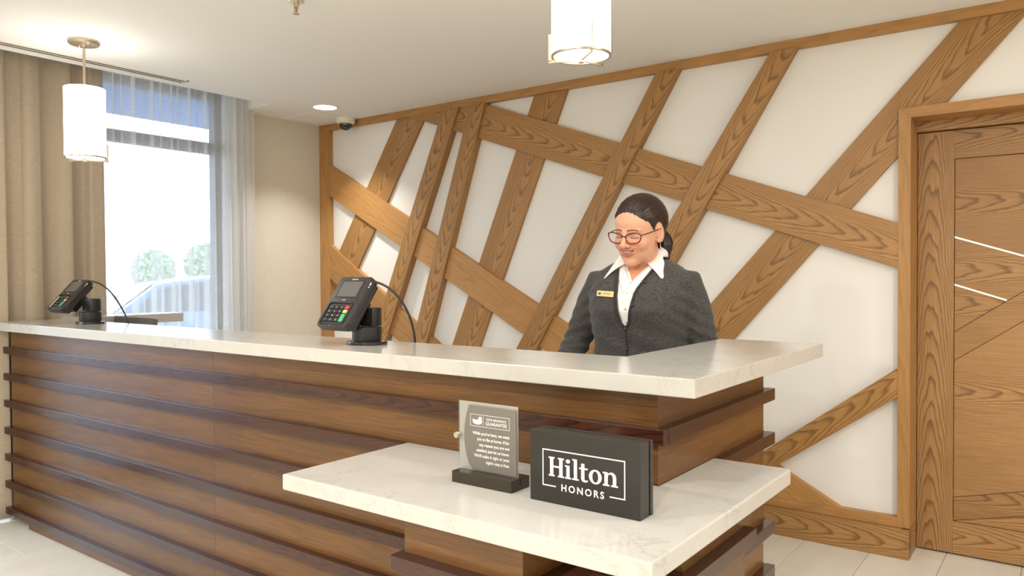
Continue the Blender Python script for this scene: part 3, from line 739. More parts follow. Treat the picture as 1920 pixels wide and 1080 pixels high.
def make_downlight(x, y, w, label, group=None, vis=False):
    t = thing('recessed_downlight', label, 'ceiling light', loc=(x, y, CEIL), group=group)
    smooth(obj('trim_ring', lathe([(.078, -.003), (.09, -.003), (.091, 0), (.078, 0), (.078, -.003)], 40, cap=False), M['white_plastic'], t), 40)
    smooth(obj('light_lens', lathe([(.0005, -.002), (.0775, -.002), (.0775, .0), (.0005, .0)], 40, cap=False), M['lamp_lens'], t), 40)
    l = bpy.data.lights.new('downlight_beam', 'AREA'); l.shape = 'DISK'; l.size = .14; l.energy = w; l.color = WARM; l.spread = math.radians(95 if vis else 180)
    lo = bpy.data.objects.new('downlight_beam', l); C.objects.link(lo); lo.parent = t; lo.location = (0, 0, -.012)
make_downlight(-4.134, 3.448, VIEW_LIGHT_W, 'round recessed downlight near the corner beside the dome camera', vis=True)
for x, y, w in LOBBY: make_downlight(x, y, w, 'unseen round recessed downlight in the lobby ceiling before the desk', 'lobby downlights before the desk')

dc = thing('dome_camera', 'small white dome security camera on the ceiling corner', 'camera', loc=(-4.30, 3.775, CEIL))
smooth(obj('camera_housing', lathe([(.0005, 0), (.07, 0), (.071, -.006), (.066, -.035), (.052, -.044), (.0005, -.044)][::-1], 40, cap=False), M['white_plastic'], dc), 40)
smooth(obj('dome', lathe([(.046*math.cos(a), -.043-.046*math.sin(a)) for a in [math.radians(k) for k in range(0, 91, 9)]][::-1][:-1] + [(.046, -.043)], 32, cap=False), clear('smoked dome', (.35, .33, .32, 1), .1), dc))
smooth(obj('camera_lens', lathe([(.0005, -.078), (.014, -.076), (.018, -.06), (.03, -.052), (.03, -.044), (.0005, -.044)], 24, cap=False), M['black'], dc), 40)

sk = thing('sprinkler_head', 'small metal fire sprinkler hanging from the ceiling', 'sprinkler', loc=(-2.633, 2.049, CEIL))
smooth(obj('escutcheon', lathe([(.0005, -.006), (.03, -.005), (.034, 0), (.0005, 0)], 28, cap=False), M['chrome'], sk), 40)
smooth(obj('sprinkler_body', lathe([(.0005, -.028), (.010, -.028), (.012, -.006), (.0005, -.006)], 16, cap=False), M['nickel'], sk), 40)
obj('frame_arm', tube([(-.011, 0, -.024), (-.013, 0, -.036), (0, 0, -.05)], .0022, 8), M['nickel'], sk)
obj('frame_arm', tube([(.011, 0, -.024), (.013, 0, -.036), (0, 0, -.05)], .0022, 8), M['nickel'], sk)
obj('glass_bulb', tube([(0, 0, -.028), (0, 0, -.048)], .0028, 8), M['red'], sk)
obj('deflector', lathe([(.0005, -.054), (.014, -.054), (.014, -.0525), (.0005, -.0525)], 18, cap=False), M['nickel'], sk)

dv = thing('air_diffuser', 'long twin slot air diffuser along the ceiling edge by the curtain', 'air vent', loc=(-4.245, .9, CEIL))
obj('diffuser_frame', boxes([(-.042, -.028, -1.6, 1.60, -.003, .0), (-.004, .004, -1.6, 1.60, -.003, 0), (.028, .042, -1.6, 1.60, -.003, 0), (-.042, .042, 1.585, 1.605, -.003, 0)]), M['white_plastic'], dv)
obj('air_slot', box(-.028, -.004, -1.6, 1.585, -.0012, 0), M['slot'], dv); obj('air_slot', box(.004, .028, -1.6, 1.585, -.0012, 0), M['slot'], dv)
ap = thing('access_panel', 'square white access panel in the ceiling corner', 'ceiling panel', loc=(-4.46, 3.63, CEIL))
obj('panel_door', box(-.165, .165, -.125, .125, -.002, 0), M['ceiling'], ap)
obj('panel_frame', boxes([(-.18, .18, -.14, -.128, -.004, 0), (-.18, .18, .128, .14, -.004, 0), (-.18, -.168, -.128, .128, -.004, 0), (.168, .18, -.128, .128, -.004, 0)]), M['ceiling'], ap)
#PERSON
# ------------------------------------------------------------------ the receptionist
def skin_mat():
    m, t, b = new_mat('painted by vertex'); g = G(t)
    a = g.n('ShaderNodeVertexColor'); a.layer_name = 'Col'
    t.links.new(a.outputs[0], b.inputs['Base Color']); b.inputs['Roughness'].default_value = .48; b.inputs['Specular IOR Level'].default_value = .35
    b.inputs['Subsurface Weight'].default_value = .08; b.inputs['Subsurface Radius'].default_value = (.012, .005, .003); b.inputs['Subsurface Scale'].default_value = .4
    return m
def hair_mat():
    m, t, b = new_mat('dark brown hair'); g = G(t)
    a = g.n('ShaderNodeVertexColor'); a.layer_name = 'Col'
    t.links.new(a.outputs[0], b.inputs['Base Color']); b.inputs['Roughness'].default_value = .36; b.inputs['Specular IOR Level'].default_value = .4
    return m
M['skin'] = skin_mat(); M['hair'] = hair_mat()
M['cardigan'] = fabric('charcoal heather knit', rgb(42, 41, 39), rgb(90, 87, 82), 110, 110, 420, bump=.5)
M['rib'] = fabric('charcoal knit rib', rgb(38, 37, 35), rgb(66, 64, 61), 500, 500, 200, bump=.5)
M['shirt'] = pbr('white cotton shirt', rgb(238, 235, 230), .85, spec=.2)
M['trousers'] = pbr('black trousers', rgb(32, 31, 33), .85)
M['shoe'] = pbr('black leather', rgb(24, 23, 22), .35)
M['gold'] = pbr('gold name badge', rgb(214, 188, 132), .4, .35)
M['frame_red'] = pbr('dark red spectacle frame', rgb(112, 24, 28), .25)
M['frame_dark'] = pbr('tortoiseshell temple', rgb(60, 30, 22), .3)
M['dark_button'] = pbr('dark button', rgb(34, 32, 31), .4)
M['pearl'] = pbr('shirt button', rgb(220, 212, 196), .3)

def nrm(a): return np.sqrt((a*a).sum(-1))
def s_ell(P, c, r):
    c = np.array(c); r = np.array(r); q = (P-c)/r; k0 = nrm(q); k1 = nrm(q/r) + 1e-9
    return k0*(k0-1)/k1
def s_cap(P, a, b, ra, rb):
    a = np.array(a, float); b = np.array(b, float); d = b-a; h = np.clip(((P-a)@d)/(d@d), 0, 1)
    return nrm(P-a-h[:, None]*d) - (ra+(rb-ra)*h)
def smin(a, b, k):
    h = np.clip(.5+.5*(b-a)/k, 0, 1); return b+(a-b)*h-k*h*(1-h)
def smax(a, b, k): return -smin(-a, -b, k)
def sstep(a, b, x):
    t = np.clip((x-a)/(b-a), 0, 1); return t*t*(3-2*t)
def mouth_curve(x): return .125*x*x     # smile: the corners rise
def sk_base(P):
    d = s_ell(P, (0, 1.6, 3.0), (7.5, 9.2, 8.4))
    d = smin(d, s_ell(P, (0, -2.4, -1.6), (6.85, 6.3, 7.4)), 2.0)
    d = smin(d, s_ell(P, (0, -3.4, 4.0), (6.4, 4.9, 4.4)), 1.5)
    d = smin(d, s_ell(P, (0, -2.6, -6.4), (5.95, 5.3, 4.3)), 1.8)
    return d
def head_sdf(P, ears=True):
    Q = P.copy(); Q[:, 0] = np.abs(Q[:, 0])
    d = sk_base(Q)
    d = smin(d, s_ell(Q, (0, -6.6, -9.3), (2.3, 1.9, 1.7)), 1.8)                  # chin
    d = smin(d, s_ell(Q, (3.75, -5.7, -3.0), (2.5, 2.1, 2.0)), 1.4)               # smiling cheek
    d = smin(d, s_cap(Q, (.9, -8.0, 1.5), (4.3, -6.7, 1.75), .55, .45), 1.1)       # brow
    d = smax(d, -s_ell(Q, (3.1, -9.3, .1), (1.9, 1.9, 1.15)), .9)                  # socket
    d = smin(d, s_ell(Q, (3.1, -6.75, -.1), (1.55, 1.25, 1.1)), .35)               # lidded eye
    d = smin(d, s_cap(Q, (0, -8.1, 1.2), (0, -9.9, -2.3), .66, .92), .9)           # nose
    d = smin(d, s_ell(Q, (0, -10.2, -2.85), (1.12, 1.0, .95)), .7)
    d = smin(d, s_ell(Q, (1.25, -8.9, -3.05), (.82, .9, .72)), .45)
    d = smax(d, -s_ell(Q, (.6, -9.4, -3.75), (.33, .5, .35)), .15)                 # nostril
    R = Q.copy(); R[:, 2] -= mouth_curve(Q[:, 0]) + .5
    d = smin(d, s_ell(R, (0, -6.9, -5.9), (3.0, 1.8, 2.0)), 1.2)                   # muzzle
    d = smin(d, s_ell(R, (0, -8.1, -5.35), (2.95, .8, .30)), .4)                 # upper lip
    d = smin(d, s_ell(R, (0, -8.0, -6.95), (2.5, .8, .42)), .4)                    # lower lip
    d = smax(d, -s_ell(R, (0, -9.0, -6.1), (2.95, 1.5, .46)), .2)                   # open smile
    d = smin(d, s_cap(P, (0, 1.2, -7), (0, 3.6, -20), 5.1, 5.6), 1.6)              # neck
    if ears:
        e = s_ell(Q, (7.6, 1.2, -.7), (.75, 1.85, 3.1)); e = smax(e, -s_ell(Q, (8.35, .7, -.4), (.55, 1.05, 1.9)), .3)
        e = smin(e, s_ell(Q, (7.5, .2, -3.0), (.6, .75, .85)), .4)
        d = smin(d, e, .5)
    return d
def cast(dirs, sdf, R0=24.0, n=46):
    t = np.full(len(dirs), float(R0))
    act = np.arange(len(dirs))
    for _ in range(n):
        s = np.clip(sdf(dirs[act]*t[act][:, None]), -2, 5); t[act] -= s*.88
        act = act[np.abs(s) > .004]
        if not len(act): break
    return t
def grid_dirs(nu, nv):
    """front of the face gets the denser columns"""
    u = np.linspace(0, 1, nu, endpoint=False); az = 2*np.pi*u + .42*np.sin(2*np.pi*u)*-1.0     # 0 = front
    az = 2*np.pi*u - .55*np.sin(2*np.pi*u)
    v = np.linspace(.004, .996, nv); po = np.pi*v
    A, Pn = np.meshgrid(az, po)
    return np.stack([np.sin(Pn)*np.sin(A), -np.sin(Pn)*np.cos(A), np.cos(Pn)], -1).reshape(-1, 3)
def grid_faces(nu, nv):
    return [(k*nu+i, (k+1)*nu+i, (k+1)*nu+(i+1) % nu, k*nu+(i+1) % nu) for k in range(nv-1) for i in range(nu)]
def col_mesh(name, V, F, colr, mat):
    me = bpy.data.meshes.new(name); me.from_pydata([tuple(v) for v in V], [], F)
    at = me.color_attributes.new('Col', 'FLOAT_COLOR', 'POINT')
    at.data.foreach_set('color', np.concatenate([colr, np.ones((len(colr), 1))], 1).astype(np.float32).ravel())
    me.materials.append(mat); me.polygons.foreach_set('use_smooth', [True]*len(me.polygons)); me.update(); return me
def c3(r, g, b): return np.array(rgb(r, g, b)[:3])

PS = thing('person', 'smiling person in charcoal cardigan, white collar and red glasses behind the desk', 'person', loc=PERSON_LOC, rz=PERSON_RZ)
HS = .0109                                             # head units to metres
HM = Matrix.Translation(HEAD_LOC) @ Matrix.Rotation(HEAD_YAW, 4, 'Z') @ Matrix.Rotation(HEAD_ROLL, 4, 'Y') @ Matrix.Rotation(HEAD_PITCH, 4, 'X') @ Matrix.Scale(HS, 4)
HMn = np.array(HM)
def to_body(V): return V @ HMn[:3, :3].T + HMn[:3, 3]

def make_body():
    nu, nv = 320, 230
    D = grid_dirs(nu, nv); t = cast(D, head_sdf); V = D*t[:, None]
    x, y, z = V[:, 0], V[:, 1], V[:, 2]; ax = np.abs(x)
    skin = c3(218, 163, 131); colr = np.tile(skin, (len(V), 1))
    def paint(mask, c):
        nonlocal colr
        colr = colr*(1-mask[:, None]) + c[None]*mask[:, None]
    front = (y < -3).astype(float)
    paint(front*.45*np.exp(-((ax-3.7)/1.9)**2-((z+2.9)/1.7)**2), c3(222, 128, 108))      # blush
    paint(front*.35*np.exp(-((ax)/1.1)**2-((z+3.0)/1.1)**2), c3(214, 128, 104))
    zr = z - mouth_curve(x) - .5
    lip = front*((1-sstep(.9, 1.02, (ax/3.1)**2+((zr+5.38)/.34)**2)) + (1-sstep(.9, 1.05, (ax/2.75)**2+((zr+6.98)/.52)**2)))
    paint(np.clip(lip, 0, 1)*.85, c3(196, 100, 88))
    gap = front*(1-sstep(.85, 1.05, (ax/2.95)**2+((zr+6.1)/.46)**2)); paint(gap*.95, c3(86, 30, 28))
    bz = 1.95 + .25*np.sin((ax-1.0)/3.6*np.pi) - .12*np.clip(ax-3.6, 0, 9)
    brow = front*sstep(.75, 1.15, ax)*(1-sstep(4.4, 5.0, ax))*(1-sstep(.10, .34, np.abs(z-bz)-.08*(1-np.clip((ax-1)/3.6, 0, 1)))); paint(np.clip(brow, 0, 1)*.85, c3(58, 36, 24))
    lid = front*np.exp(-((ax-3.1)/1.4)**2-((z-.45)/.55)**2); paint(lid*.45, c3(176, 112, 92))
    lz = -.62+.16*((ax-3.1)/1.3)**2
    lash = front*(1-sstep(1.25, 1.5, np.abs(ax-3.1)))*(1-sstep(.07, .2, np.abs(z-lz))); paint(np.clip(lash, 0, 1)*.92, c3(34, 22, 18))
    eye = front*(1-sstep(.95, 1.2, np.abs(ax-3.1)))*(1-sstep(.05, .14, np.abs(z-lz+.2))); paint(np.clip(eye, 0, 1)*.6, c3(206, 196, 188))
    mole = np.exp(-((x-1.1)/.17)**2-((z-4.1)/.17)**2)*front; paint(mole*.7, c3(120, 70, 50))
    neck = sstep(-8.5, -11, z); paint(neck*.35, c3(214, 140, 106))
    F = grid_faces(nu, nv)
    Vs = [to_body(V)]; Cs = [colr]; Fs = list(F); n = len(V)
    # teeth: upper row of separate crowns on an arc
    for k in range(-4, 5):
        a = k*.24; cx = 2.75*math.sin(a)*1.02; w = .33 if abs(k) < 2 else .29; cy = -8.45 + 2.2*(1-math.cos(a)); zt = mouth_curve(cx)-4.95; zb_ = zt-.80+.04*abs(k)
        q = np.array([[cx-w*math.cos(a), cy-w*math.sin(-a)*1, zt], [cx+w*math.cos(a), cy+w*math.sin(-a)*-1, zt], [cx+w*.9*math.cos(a), cy-.06, zb_], [cx-w*.9*math.cos(a), cy-.06, zb_]])
        q2 = q + np.array([0, .5, 0]); qq = np.concatenate([q, q2])
        Vs.append(to_body(qq)); Cs.append(np.tile(c3(240, 232, 220), (8, 1)))
        Fs += [tuple(n+i for i in f) for f in ((0,1,2,3),(7,6,5,4),(0,3,7,4),(1,5,6,2),(3,2,6,7),(0,4,5,1))]; n += 8
    # under-clothing trunk, arms and hands, all in the same mesh
    bm = bmesh.new()
    ellipsoid(bm, (0, .01, 1.14), (.15, .09, .22)); ellipsoid(bm, (0, .015, .92), (.165, .11, .13))
    for s, sh, el, wr in ARMS:
        bm_tube(bm, [sh, el, wr], [.04, .036, .026], 12)
        wr = Vector(wr); el = Vector(el); f = (wr-el).normalized(); f.z = min(f.z, 0)*.2; f.normalize(); side = Vector((-f.y, f.x, 0))*-s; up = Vector((0, 0, 1))
        pc = wr+f*.05
        d = bmesh.ops.create_uvsphere(bm, u_segments=16, v_segments=10, radius=1)
        for v in d['verts']: v.co = pc + f*(v.co.x*.052) + side*(v.co.y*.04) + up*(v.co.z*.014)
        for i, (off, ln) in enumerate(((.028, .066), (.010, .076), (-.009, .071), (-.027, .056))):
            b0 = wr+f*.085+side*off; bm_tube(bm, [b0, b0+f*ln*.45+up*.008, b0+f*ln*.8-up*.004, b0+f*ln-up*.014], [.0092, .0088, .008, .0062], 10)
        b0 = wr+f*.03+side*.034; bm_tube(bm, [b0, b0+f*.025+side*.02, b0+f*.052+side*.026-up*.008], [.0105, .0098, .0078], 10)
    for s in (-1, 1):
        bm_tube(bm, [(s*.085, .02, .88), (s*.09, 0, .48), (s*.095, .03, .09)], [.075, .052, .036], 12)
        ellipsoid(bm, (s*.095, -.03, .04), (.038, .1, .032), 12, 8)
    bm.verts.index_update(); bm.verts.ensure_lookup_table()
    vv = np.array([tuple(v.co) for v in bm.verts]); Vs.append(vv); Cs.append(np.tile(skin, (len(vv), 1)))
    Fs += [tuple(n+v.index for v in f.verts) for f in bm.faces]; bm.free()
    obj('body', col_mesh('body', np.concatenate(Vs), Fs, np.concatenate(Cs), M['skin']), None, PS)

def make_hair():
    nu, nv = 340, 190
    D = grid_dirs(nu, nv); tb = cast(D, lambda P: sk_base(np.stack([np.abs(P[:, 0]), P[:, 1], P[:, 2]], -1)), 20, 36)
    Q = D*tb[:, None]; x, y, z = Q[:, 0], Q[:, 1], Q[:, 2]; ax = np.abs(x)
    al = np.arctan2(x, z-1.0)
    hl = 7.3 - .082*ax**2 + .06*np.sin(al*23) + .05*np.sin(al*77+1)
    m1 = z - hl
    m2 = np.minimum(y - (-4.0 + .58*(3.6-z)) + .1*np.sin(z*5), z + 1.6)
    m3 = np.minimum(y - 2.6, z + 7.5)
    m = np.maximum(np.maximum(m1, m2), m3)
    ear = np.sqrt(((y-.9)/2.1)**2+((z+1.0)/3.3)**2) - 1
    m = np.minimum(m, np.where(ax > 4, ear*2.2, 9))
    th = -.16 + .75*sstep(-.1, 2.2, m) + .75*sstep(0, 6, m)
    groove = .5*np.sin(al*70+3*np.sin(y*.5)) + .5*np.sin(al*131+2*np.sin(y*.33+1)) + .6*np.sin(al*33+1.5*np.sin(y*.4))
    th = th + .055*groove*sstep(0, 1, m)
    V = D*(tb+th)[:, None]
    tone = .5+.5*np.sin(al*90+4*np.sin(y*.4)+z*.2)*np.sin(al*37+2)
    colr = c3(24, 14, 10)[None]*(1-tone[:, None]) + c3(54, 33, 22)[None]*tone[:, None]
    keep = m > -.35
    F = [f for f in grid_faces(nu, nv) if keep[f[0]] or keep[f[2]]]
    used = np.unique(np.array(F).ravel()); mp = -np.ones(len(V), int); mp[used] = np.arange(len(used))
    F = [tuple(mp[i] for i in f) for f in F]
    obj('hair', col_mesh('hair', to_body(V[used]), F, colr[used], M['hair']), None, PS)
    # ponytail hanging behind the neck towards her left shoulder
    path = bez((.3, 9.0, -.5), (1.6, 11.0, -3), (3.6, 8.8, -7.5), (3.9, 6.6, -14), 40); vs, fs, cs = [], [], []; n = 56
    for i, p in enumerate(path):
        t = i/40; r = (1.3+2.6*math.sin(min(1, t*1.5+.12)*math.pi*.55))*(1-.55*max(0, t-.55)/.45)
        for k in range(n):
            a = 2*math.pi*k/n; rr = r*(1+.06*math.sin(a*9+t*5)+.04*math.sin(a*17-t*3))
            vs.append((p.x+rr*math.cos(a)*.9, p.y+rr*math.sin(a)*.8, p.z+.1*math.sin(a))); w = .5+.5*math.sin(a*15+t*6)
            cs.append(c3(22, 13, 10)*(1-w)+c3(50, 29, 20)*w)
    for i in range(40):
        for k in range(n): fs.append((i*n+k, i*n+(k+1) % n, (i+1)*n+(k+1) % n, (i+1)*n+k))
    fs.append(tuple(range(n))[::-1]); fs.append(tuple(40*n+k for k in range(n)))
    obj('ponytail', col_mesh('ponytail', to_body(np.array(vs)), fs, np.array(cs), M['hair']), None, PS)

RINGS = [(.86, 0, .02, .185, .135, .13), (.94, 0, .015, .185, .135, .12), (1.02, 0, .01, .178, .132, .11), (1.10, 0, .005, .182, .142, .105), (1.17, 0, .0, .19, .152, .105), (1.225, 0, .0, .194, .140, .108), (1.275, 0, .005, .19, .108, .105), (1.312, 0, .012, .172, .080, .095), (1.338, 0, .02, .132, .066, .085), (1.358, 0, .028, .092, .06, .072)]
ARMS = [(-1, (-.176, .012, 1.268), (-.270, .0, 1.04), (-.275, -.215, .86)), (1, (.176, .012, 1.268), (.232, .045, 1.03), (.165, -.19, .86))]
def trunk(off=0.0, sleeves=True):
    bm = bmesh.new(); n = 64; rings = []
    for z, cx, cy, a, bf, bk in RINGS:
        R = []
        for k in range(n):
            t = 2*math.pi*k/n; sx, sy = math.sin(t), -math.cos(t); e = .82
            X = (a+off)*math.copysign(abs(sx)**e, sx); Y = ((bf if sy < 0 else bk)+off)*math.copysign(abs(sy)**e, sy)
            bust = .022*math.exp(-((abs(X)-.085)/.055)**2-((z-1.175)/.06)**2) if sy < 0 else 0
            R.append(bm.verts.new((cx+X, cy+Y-bust, z)))
        rings.append(R)
    for A, B in zip(rings, rings[1:]):
        for k in range(n): bm.faces.new((A[k], A[(k+1) % n], B[(k+1) % n], B[k]))
    bm.faces.new(rings[0][::-1]); bm.faces.new(rings[-1])
    if sleeves:
        for s, sh, el, wr in ARMS:
            sh, el, wr = Vector(sh), Vector(el), Vector(wr); ins = Vector((s*.10, .015, 1.278))
            p = [ins, sh, sh.lerp(el, .35), sh.lerp(el, .75), el, el.lerp(wr, .25), el.lerp(wr, .6), wr]
            bm_tube(bm, p, [r+off for r in (.048, .0565, .058, .053, .050, .048, .043, .036)], 24)
            ellipsoid(bm, (sh.x, sh.y, sh.z-.012), (.052+off, .058+off, .045+off), 20, 12); ellipsoid(bm, tuple(el), (.05+off, .05+off, .05+off), 16, 10)
    me = bpy.data.meshes.new('garment'); bm.to_mesh(me); bm.free(); return me
def fuse(me, vox, it, cut=None, disp=None):
    o = bpy.data.objects.new('tmp', me); C.objects.link(o)
    r = o.modifiers.new('r', 'REMESH'); r.mode = 'VOXEL'; r.voxel_size = vox
    s = o.modifiers.new('s', 'SMOOTH'); s.iterations = it; s.factor = .5
    tmp = None
    m2 = bpy.data.meshes.new_from_object(o.evaluated_get(bpy.context.evaluated_depsgraph_get()))
    bpy.data.objects.remove(o)
    if disp:
        for v in m2.vertices: v.co = disp(v.co, v.normal)
    if cut is not None:
        o = bpy.data.objects.new('tmp', m2); C.objects.link(o); k = bpy.data.objects.new('cut', cut); C.objects.link(k)
        b = o.modifiers.new('b', 'BOOLEAN'); b.operation = 'DIFFERENCE'; b.object = k; b.solver = 'EXACT'
        m3 = bpy.data.meshes.new_from_object(o.evaluated_get(bpy.context.evaluated_depsgraph_get()))
        bpy.data.objects.remove(o); bpy.data.objects.remove(k); m2 = m3
    m2.materials.clear(); m2.polygons.foreach_set('use_smooth', [True]*len(m2.polygons)); return m2
def folds(co, nn):
    f = 0
    for s, sh, el, wr in ARMS:
        e = Vector(el); d = (co-e).length
        f += .0045*math.exp(-(d/.10)**2)*math.sin(co.z*150+co.x*60*s+co.y*40)
        a = Vector((s*.15, -.03, 1.20)); d = (co-a).length
        f += .005*math.exp(-(d/.08)**2)*math.sin((co.x*s*.8+co.z)*120)
    if abs(co.x) < .2 and co.y < 0: f += .0025*math.sin(co.z*70+co.x*35)*math.exp(-((co.z-1.05)/.06)**2)
    return co+nn*f
VT = [(-.074, 1.40), (.074, 1.40), (.064, 1.318), (.031, 1.25), (.006, 1.125), (-.004, 1.112), (-.018, 1.125), (-.040, 1.24), (-.066, 1.325)]
def fronty(x, z, off=0.0):
    zs = [r[0] for r in RINGS]; a = float(np.interp(z, zs, [r[3] for r in RINGS])); bf = float(np.interp(z, zs, [r[4] for r in RINGS])); cy = float(np.interp(z, zs, [r[2] for r in RINGS]))
    return cy - (bf+off)*max(0.05, 1-abs(min(abs(x)/a, 1))**(2/.82))**(.82/2)
def make_clothes():
    vc = bpy.data.meshes.new('vcut'); b = prism(VT, -.40, -.028, 'y'); b.to_mesh(vc); b.free()
    card = fuse(trunk(.004), .0075, 8, vc, folds)
    o = obj('cardigan', card, M['cardigan'], PS)
    try: o.data.set_sharp_from_angle(angle=math.radians(50))
    except Exception: pass
    sh = fuse(trunk(-.008, False), .008, 4)
    # open shirt neck: cut a small V so skin shows
    vs = bpy.data.meshes.new('scut'); b = prism([(-.05, 1.42), (.05, 1.42), (.040, 1.335), (.0, 1.278), (-.040, 1.335)], -.3, .0, 'y'); b.to_mesh(vs); b.free()
    so = bpy.data.objects.new('tmp', sh); C.objects.link(so); k = bpy.data.objects.new('cut', vs); C.objects.link(k)
    bo = so.modifiers.new('b', 'BOOLEAN'); bo.operation = 'DIFFERENCE'; bo.object = k; bo.solver = 'EXACT'
    sm = bpy.data.meshes.new_from_object(so.evaluated_get(bpy.context.evaluated_depsgraph_get())); bpy.data.objects.remove(so); bpy.data.objects.remove(k); sm.materials.clear()
    shirt = obj('shirt', sm, M['shirt'], PS)
    dg = bpy.context.evaluated_depsgraph_get()
    from mathutils.bvhtree import BVHTree
    tc = BVHTree.FromPolygons([v.co for v in card.vertices], [p.vertices[:] for p in card.polygons])
    ts = BVHTree.FromPolygons([v.co for v in sm.vertices], [p.vertices[:] for p in sm.polygons])
    def on(tree, x, z, off):
        h = tree.ray_cast(Vector((x, -.6, z)), Vector((0, 1, 0)))
        return Vector((x, h[0].y-off, z)) if h[0] else None
    # chest skin in the open collar
    bm = bmesh.new(); G_ = {}
    for i in range(15):
        for j in range(15):
            x = -.06+.12*i/14; z = 1.24+.16*j/14; r_ = 1.40-z
            G_[i, j] = bm.verts.new((x, fronty(x, z, -.026), z))
    for i in range(14):
        for j in range(14): bm.faces.new((G_[i, j], G_[i+1, j], G_[i+1, j+1], G_[i, j+1]))
    ch = bpy.data.meshes.new('chest'); bm.to_mesh(ch); bm.free()
    at = ch.color_attributes.new('Col', 'FLOAT_COLOR', 'POINT'); at.data.foreach_set('color', list(np.tile([*c3(222, 156, 122), 1.0], len(ch.vertices))))
    co = smooth(obj('open_collar_skin', ch, M['skin'], PS)); md = co.modifiers.new('t', 'SOLIDIFY'); md.thickness = .01; md.offset = 1
    # cardigan edge band and buttons
    for side in (0, 1):
        e = [VT[2], VT[3], VT[4], VT[5]] if side == 0 else [VT[8], VT[7], VT[6], VT[5]]
        pts = []
        for a, b in zip(e, e[1:]):
            for t in np.linspace(0, 1, 10, endpoint=False): pts.append((a[0]+(b[0]-a[0])*t, a[1]+(b[1]-a[1])*t))
        s = 1 if side == 0 else -1
        L3 = [q for q in (on(tc, x+s*.006, z, -.001) for x, z in pts) if q]
        if side == 0: L3 += [q for q in (on(tc, -.004, z, -.001) for z in np.linspace(1.108, .92, 20)) if q]
        bm = bmesh.new(); bm_tube(bm, L3, .0062, 8); smooth(obj('knit_band', bm, M['rib'], PS))
    for x, z in ((.058, 1.275), (.030, 1.192), (-.003, 1.103), (-.003, 1.03), (-.003, .96)):
        q = on(tc, x, z, .004)
        if q: smooth(obj('cardigan_button', lathe([(.0005, -.002), (.0055, -.002), (.0062, 0), (.005, .002), (.0005, .0012)], 16, cap=False), M['dark_button'], PS, loc=q, rot=(math.pi/2, 0, 0)))
    # shirt placket and buttons
    pq = [on(ts, .0, z, .0006) for z in np.linspace(1.274, 1.105, 18)]; pq = [q for q in pq if q]
    bm = bmesh.new(); prev = None
    for q in pq:
        cur = [bm.verts.new(q+Vector((dx, dy, 0))) for dx, dy in ((-.015, .001), (-.0145, -.0018), (.0145, -.0018), (.015, .001))]
        if prev:
            for a in range(3): bm.faces.new((prev[a], prev[a+1], cur[a+1], cur[a]))
        prev = cur
    obj('shirt_placket', bm, M['shirt'], PS)
    for z in (1.235, 1.178, 1.13):
        q = on(ts, -.002, z, .0035)
        if q: smooth(obj('shirt_button', lathe([(.0005, -.001), (.004, -.001), (.0045, .0004), (.0005, .001)], 14, cap=False), M['pearl'], PS, loc=q, rot=(math.pi/2, 0, 0)))
    # collar: a stand round the neck and a turned-down leaf with two points
    vs, fs = [], []; na, nb = 60, 10
    for i in range(na+1):
        a = -1+2*i/na; ang = a*math.radians(158)         # 0 = back of the neck
        nx, ny = math.sin(ang), math.cos(ang); fr = sstep(.55, 1.0, abs(a)); pt = sstep(.72, .97, abs(a))
        top = Vector((nx*.064, .028+ny*.064, 1.408-.052*fr))
        la = ang*(1-.14*sstep(.5, 1, abs(a))); Rl = .092+.068*pt; lx, ly = math.sin(la), math.cos(la)
        low = Vector((lx*Rl, .028+ly*Rl, 1.367-.078*pt))
        base = Vector((nx*.070, .030+ny*.070, top.z-.034))
        for j in range(nb+1):
            t = j/nb
            if t < .35: p = base.lerp(top, t/.35)
            else:
                u = (t-.35)/.65; p = top.lerp(low, u)+Vector((nx, ny, .35))*(.010*math.sin(u*math.pi))
            vs.append(tuple(p))
    for i in range(na):
        for j in range(nb): q = i*(nb+1)+j; fs.append((q, q+nb+1, q+nb+2, q+1))
    me = bpy.data.meshes.new('shirt_collar'); me.from_pydata(vs, [], fs)
    o = smooth(obj('shirt_collar', me, M['shirt'], PS)); md = o.modifiers.new('t', 'SOLIDIFY'); md.thickness = .0022
    # shirt front edges running from collar down the open neck
    for s in (-1, 1):
        bm = bmesh.new(); prev = None
        for k in range(13):
            t = k/12; xi, zi = .054*(1-t)**.85, 1.345-.072*t; xo, zo = .084*(1-t)+.020*t, 1.335-.105*t
            row = []
            for u in np.linspace(0, 1, 5):
                X, Z = s*(xi+(xo-xi)*u), zi+(zo-zi)*u; row.append(bm.verts.new((X, fronty(X, Z, -.0035)-.002*math.sin(u*3.14), Z)))
            if prev:
                for a in range(4): bm.faces.new((prev[a], prev[a+1], row[a+1], row[a]))
            prev = row
        o = smooth(obj('shirt_facing', bm, M['shirt'], PS)); md = o.modifiers.new('t', 'SOLIDIFY'); md.thickness = .002
    # name badge
    q = on(tc, -.080, 1.232, .009)
    if q:
        bd = obj('name_badge', box(-.035, .035, -.0015, .0015, -.0105, .0105, bev=.0006), M['gold'], PS, loc=q, rot=(math.radians(-8), math.radians(3), math.radians(-6)))
        obj('badge_mark', boxes([(-.028, -.018, -.0019, -.0014, -.004, .003), (-.008, .004, -.0019, -.0014, .0, .002), (.008, .022, -.0019, -.0014, .0, .002)]), M['dark_button'], bd)
    # trousers and shoes
    bm = bmesh.new()
    for s in (-1, 1): bm_tube(bm, [(s*.075, .02, .92), (s*.092, .01, .82), (s*.095, .0, .5), (s*.097, .03, .07)], [.10, .102, .075, .062], 20)
    ellipsoid(bm, (0, .02, .88), (.178, .128, .11))
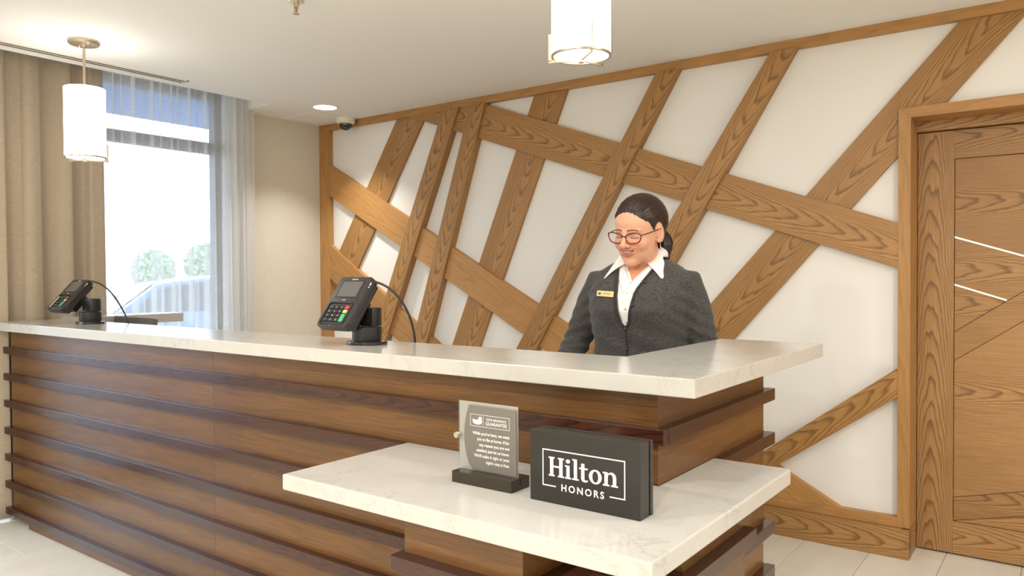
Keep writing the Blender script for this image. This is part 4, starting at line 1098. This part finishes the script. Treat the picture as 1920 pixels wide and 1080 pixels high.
    me = bpy.data.meshes.new('trousers'); bm.to_mesh(me); bm.free(); obj('trousers', fuse(me, .012, 4), M['trousers'], PS)
    for s in (-1, 1):
        bm = bmesh.new(); bm_prism(bm, [(s*.097-.042, .07), (s*.097+.042, .07), (s*.097+.048, -.08), (s*.097+.03, -.165), (s*.097-.03, -.165), (s*.097-.048, -.08)], .0, .055, 'z', bev=.012); smooth(obj('shoe', bm, M['shoe'], PS))

def make_accessories():
    def pt(*p): return tuple(to_body(np.array([p], float))[0])
    gl = obj('glasses', None, None, PS)
    for s in (-1, 1):
        rim = []
        for k in range(40):
            a = 2*math.pi*k/40; ca, sa = math.cos(a), math.sin(a); e = .72
            X = 2.95*math.copysign(abs(ca)**e, ca); Z = 1.75*math.copysign(abs(sa)**e, sa)
            if sa < 0: X *= .90
            rim.append((s*(3.62+X), -9.35+.032*(X+1.2)**2, -.35+Z+.12*X))
        bm = bmesh.new(); bm_tube(bm, [pt(*p) for p in rim], .0023, 8, closed=True)
        smooth(obj('lens_rim', bm, M['frame_red'], gl))
        bm = bmesh.new(); cc = bm.verts.new(pt(s*3.62, -9.35, -.35)); R = [bm.verts.new(pt(*p)) for p in rim]
        for k in range(40): bm.faces.new((cc, R[k], R[(k+1) % 40]))
        obj('lens', bm, M['lens'], gl)
        bm = bmesh.new(); bm_tube(bm, [pt(s*6.5, -8.75, .75), pt(s*7.3, -7.9, .85), pt(s*7.8, -3, .9), pt(s*7.9, 1.0, .95), pt(s*7.7, 2.4, .3), pt(s*7.4, 3.2, -1.3)], [.0022, .002, .0018, .0017, .0015, .0013], 8)
        smooth(obj('temple_arm', bm, M['frame_dark'] if s > 0 else M['frame_red'], gl))
        bm = bmesh.new(); ellipsoid(bm, pt(s*7.95, .05, -2.7), (.0026, .0026, .0026), 12, 8); smooth(obj('ear_stud', bm, M['gold'], PS))
        e0 = Vector(pt(s*7.9, .1, -3.9)); smooth(obj('drop_earring', tube([e0, e0+Vector((0, 0, -.026))], .0011, 8), M['chrome'], PS))
    bm = bmesh.new(); bm_tube(bm, [pt(-.75, -9.3, .1), pt(-.4, -9.75, .45), pt(.4, -9.75, .45), pt(.75, -9.3, .1)], .0019, 8); smooth(obj('bridge', bm, M['frame_red'], gl))
make_body(); make_hair(); make_clothes(); make_accessories()
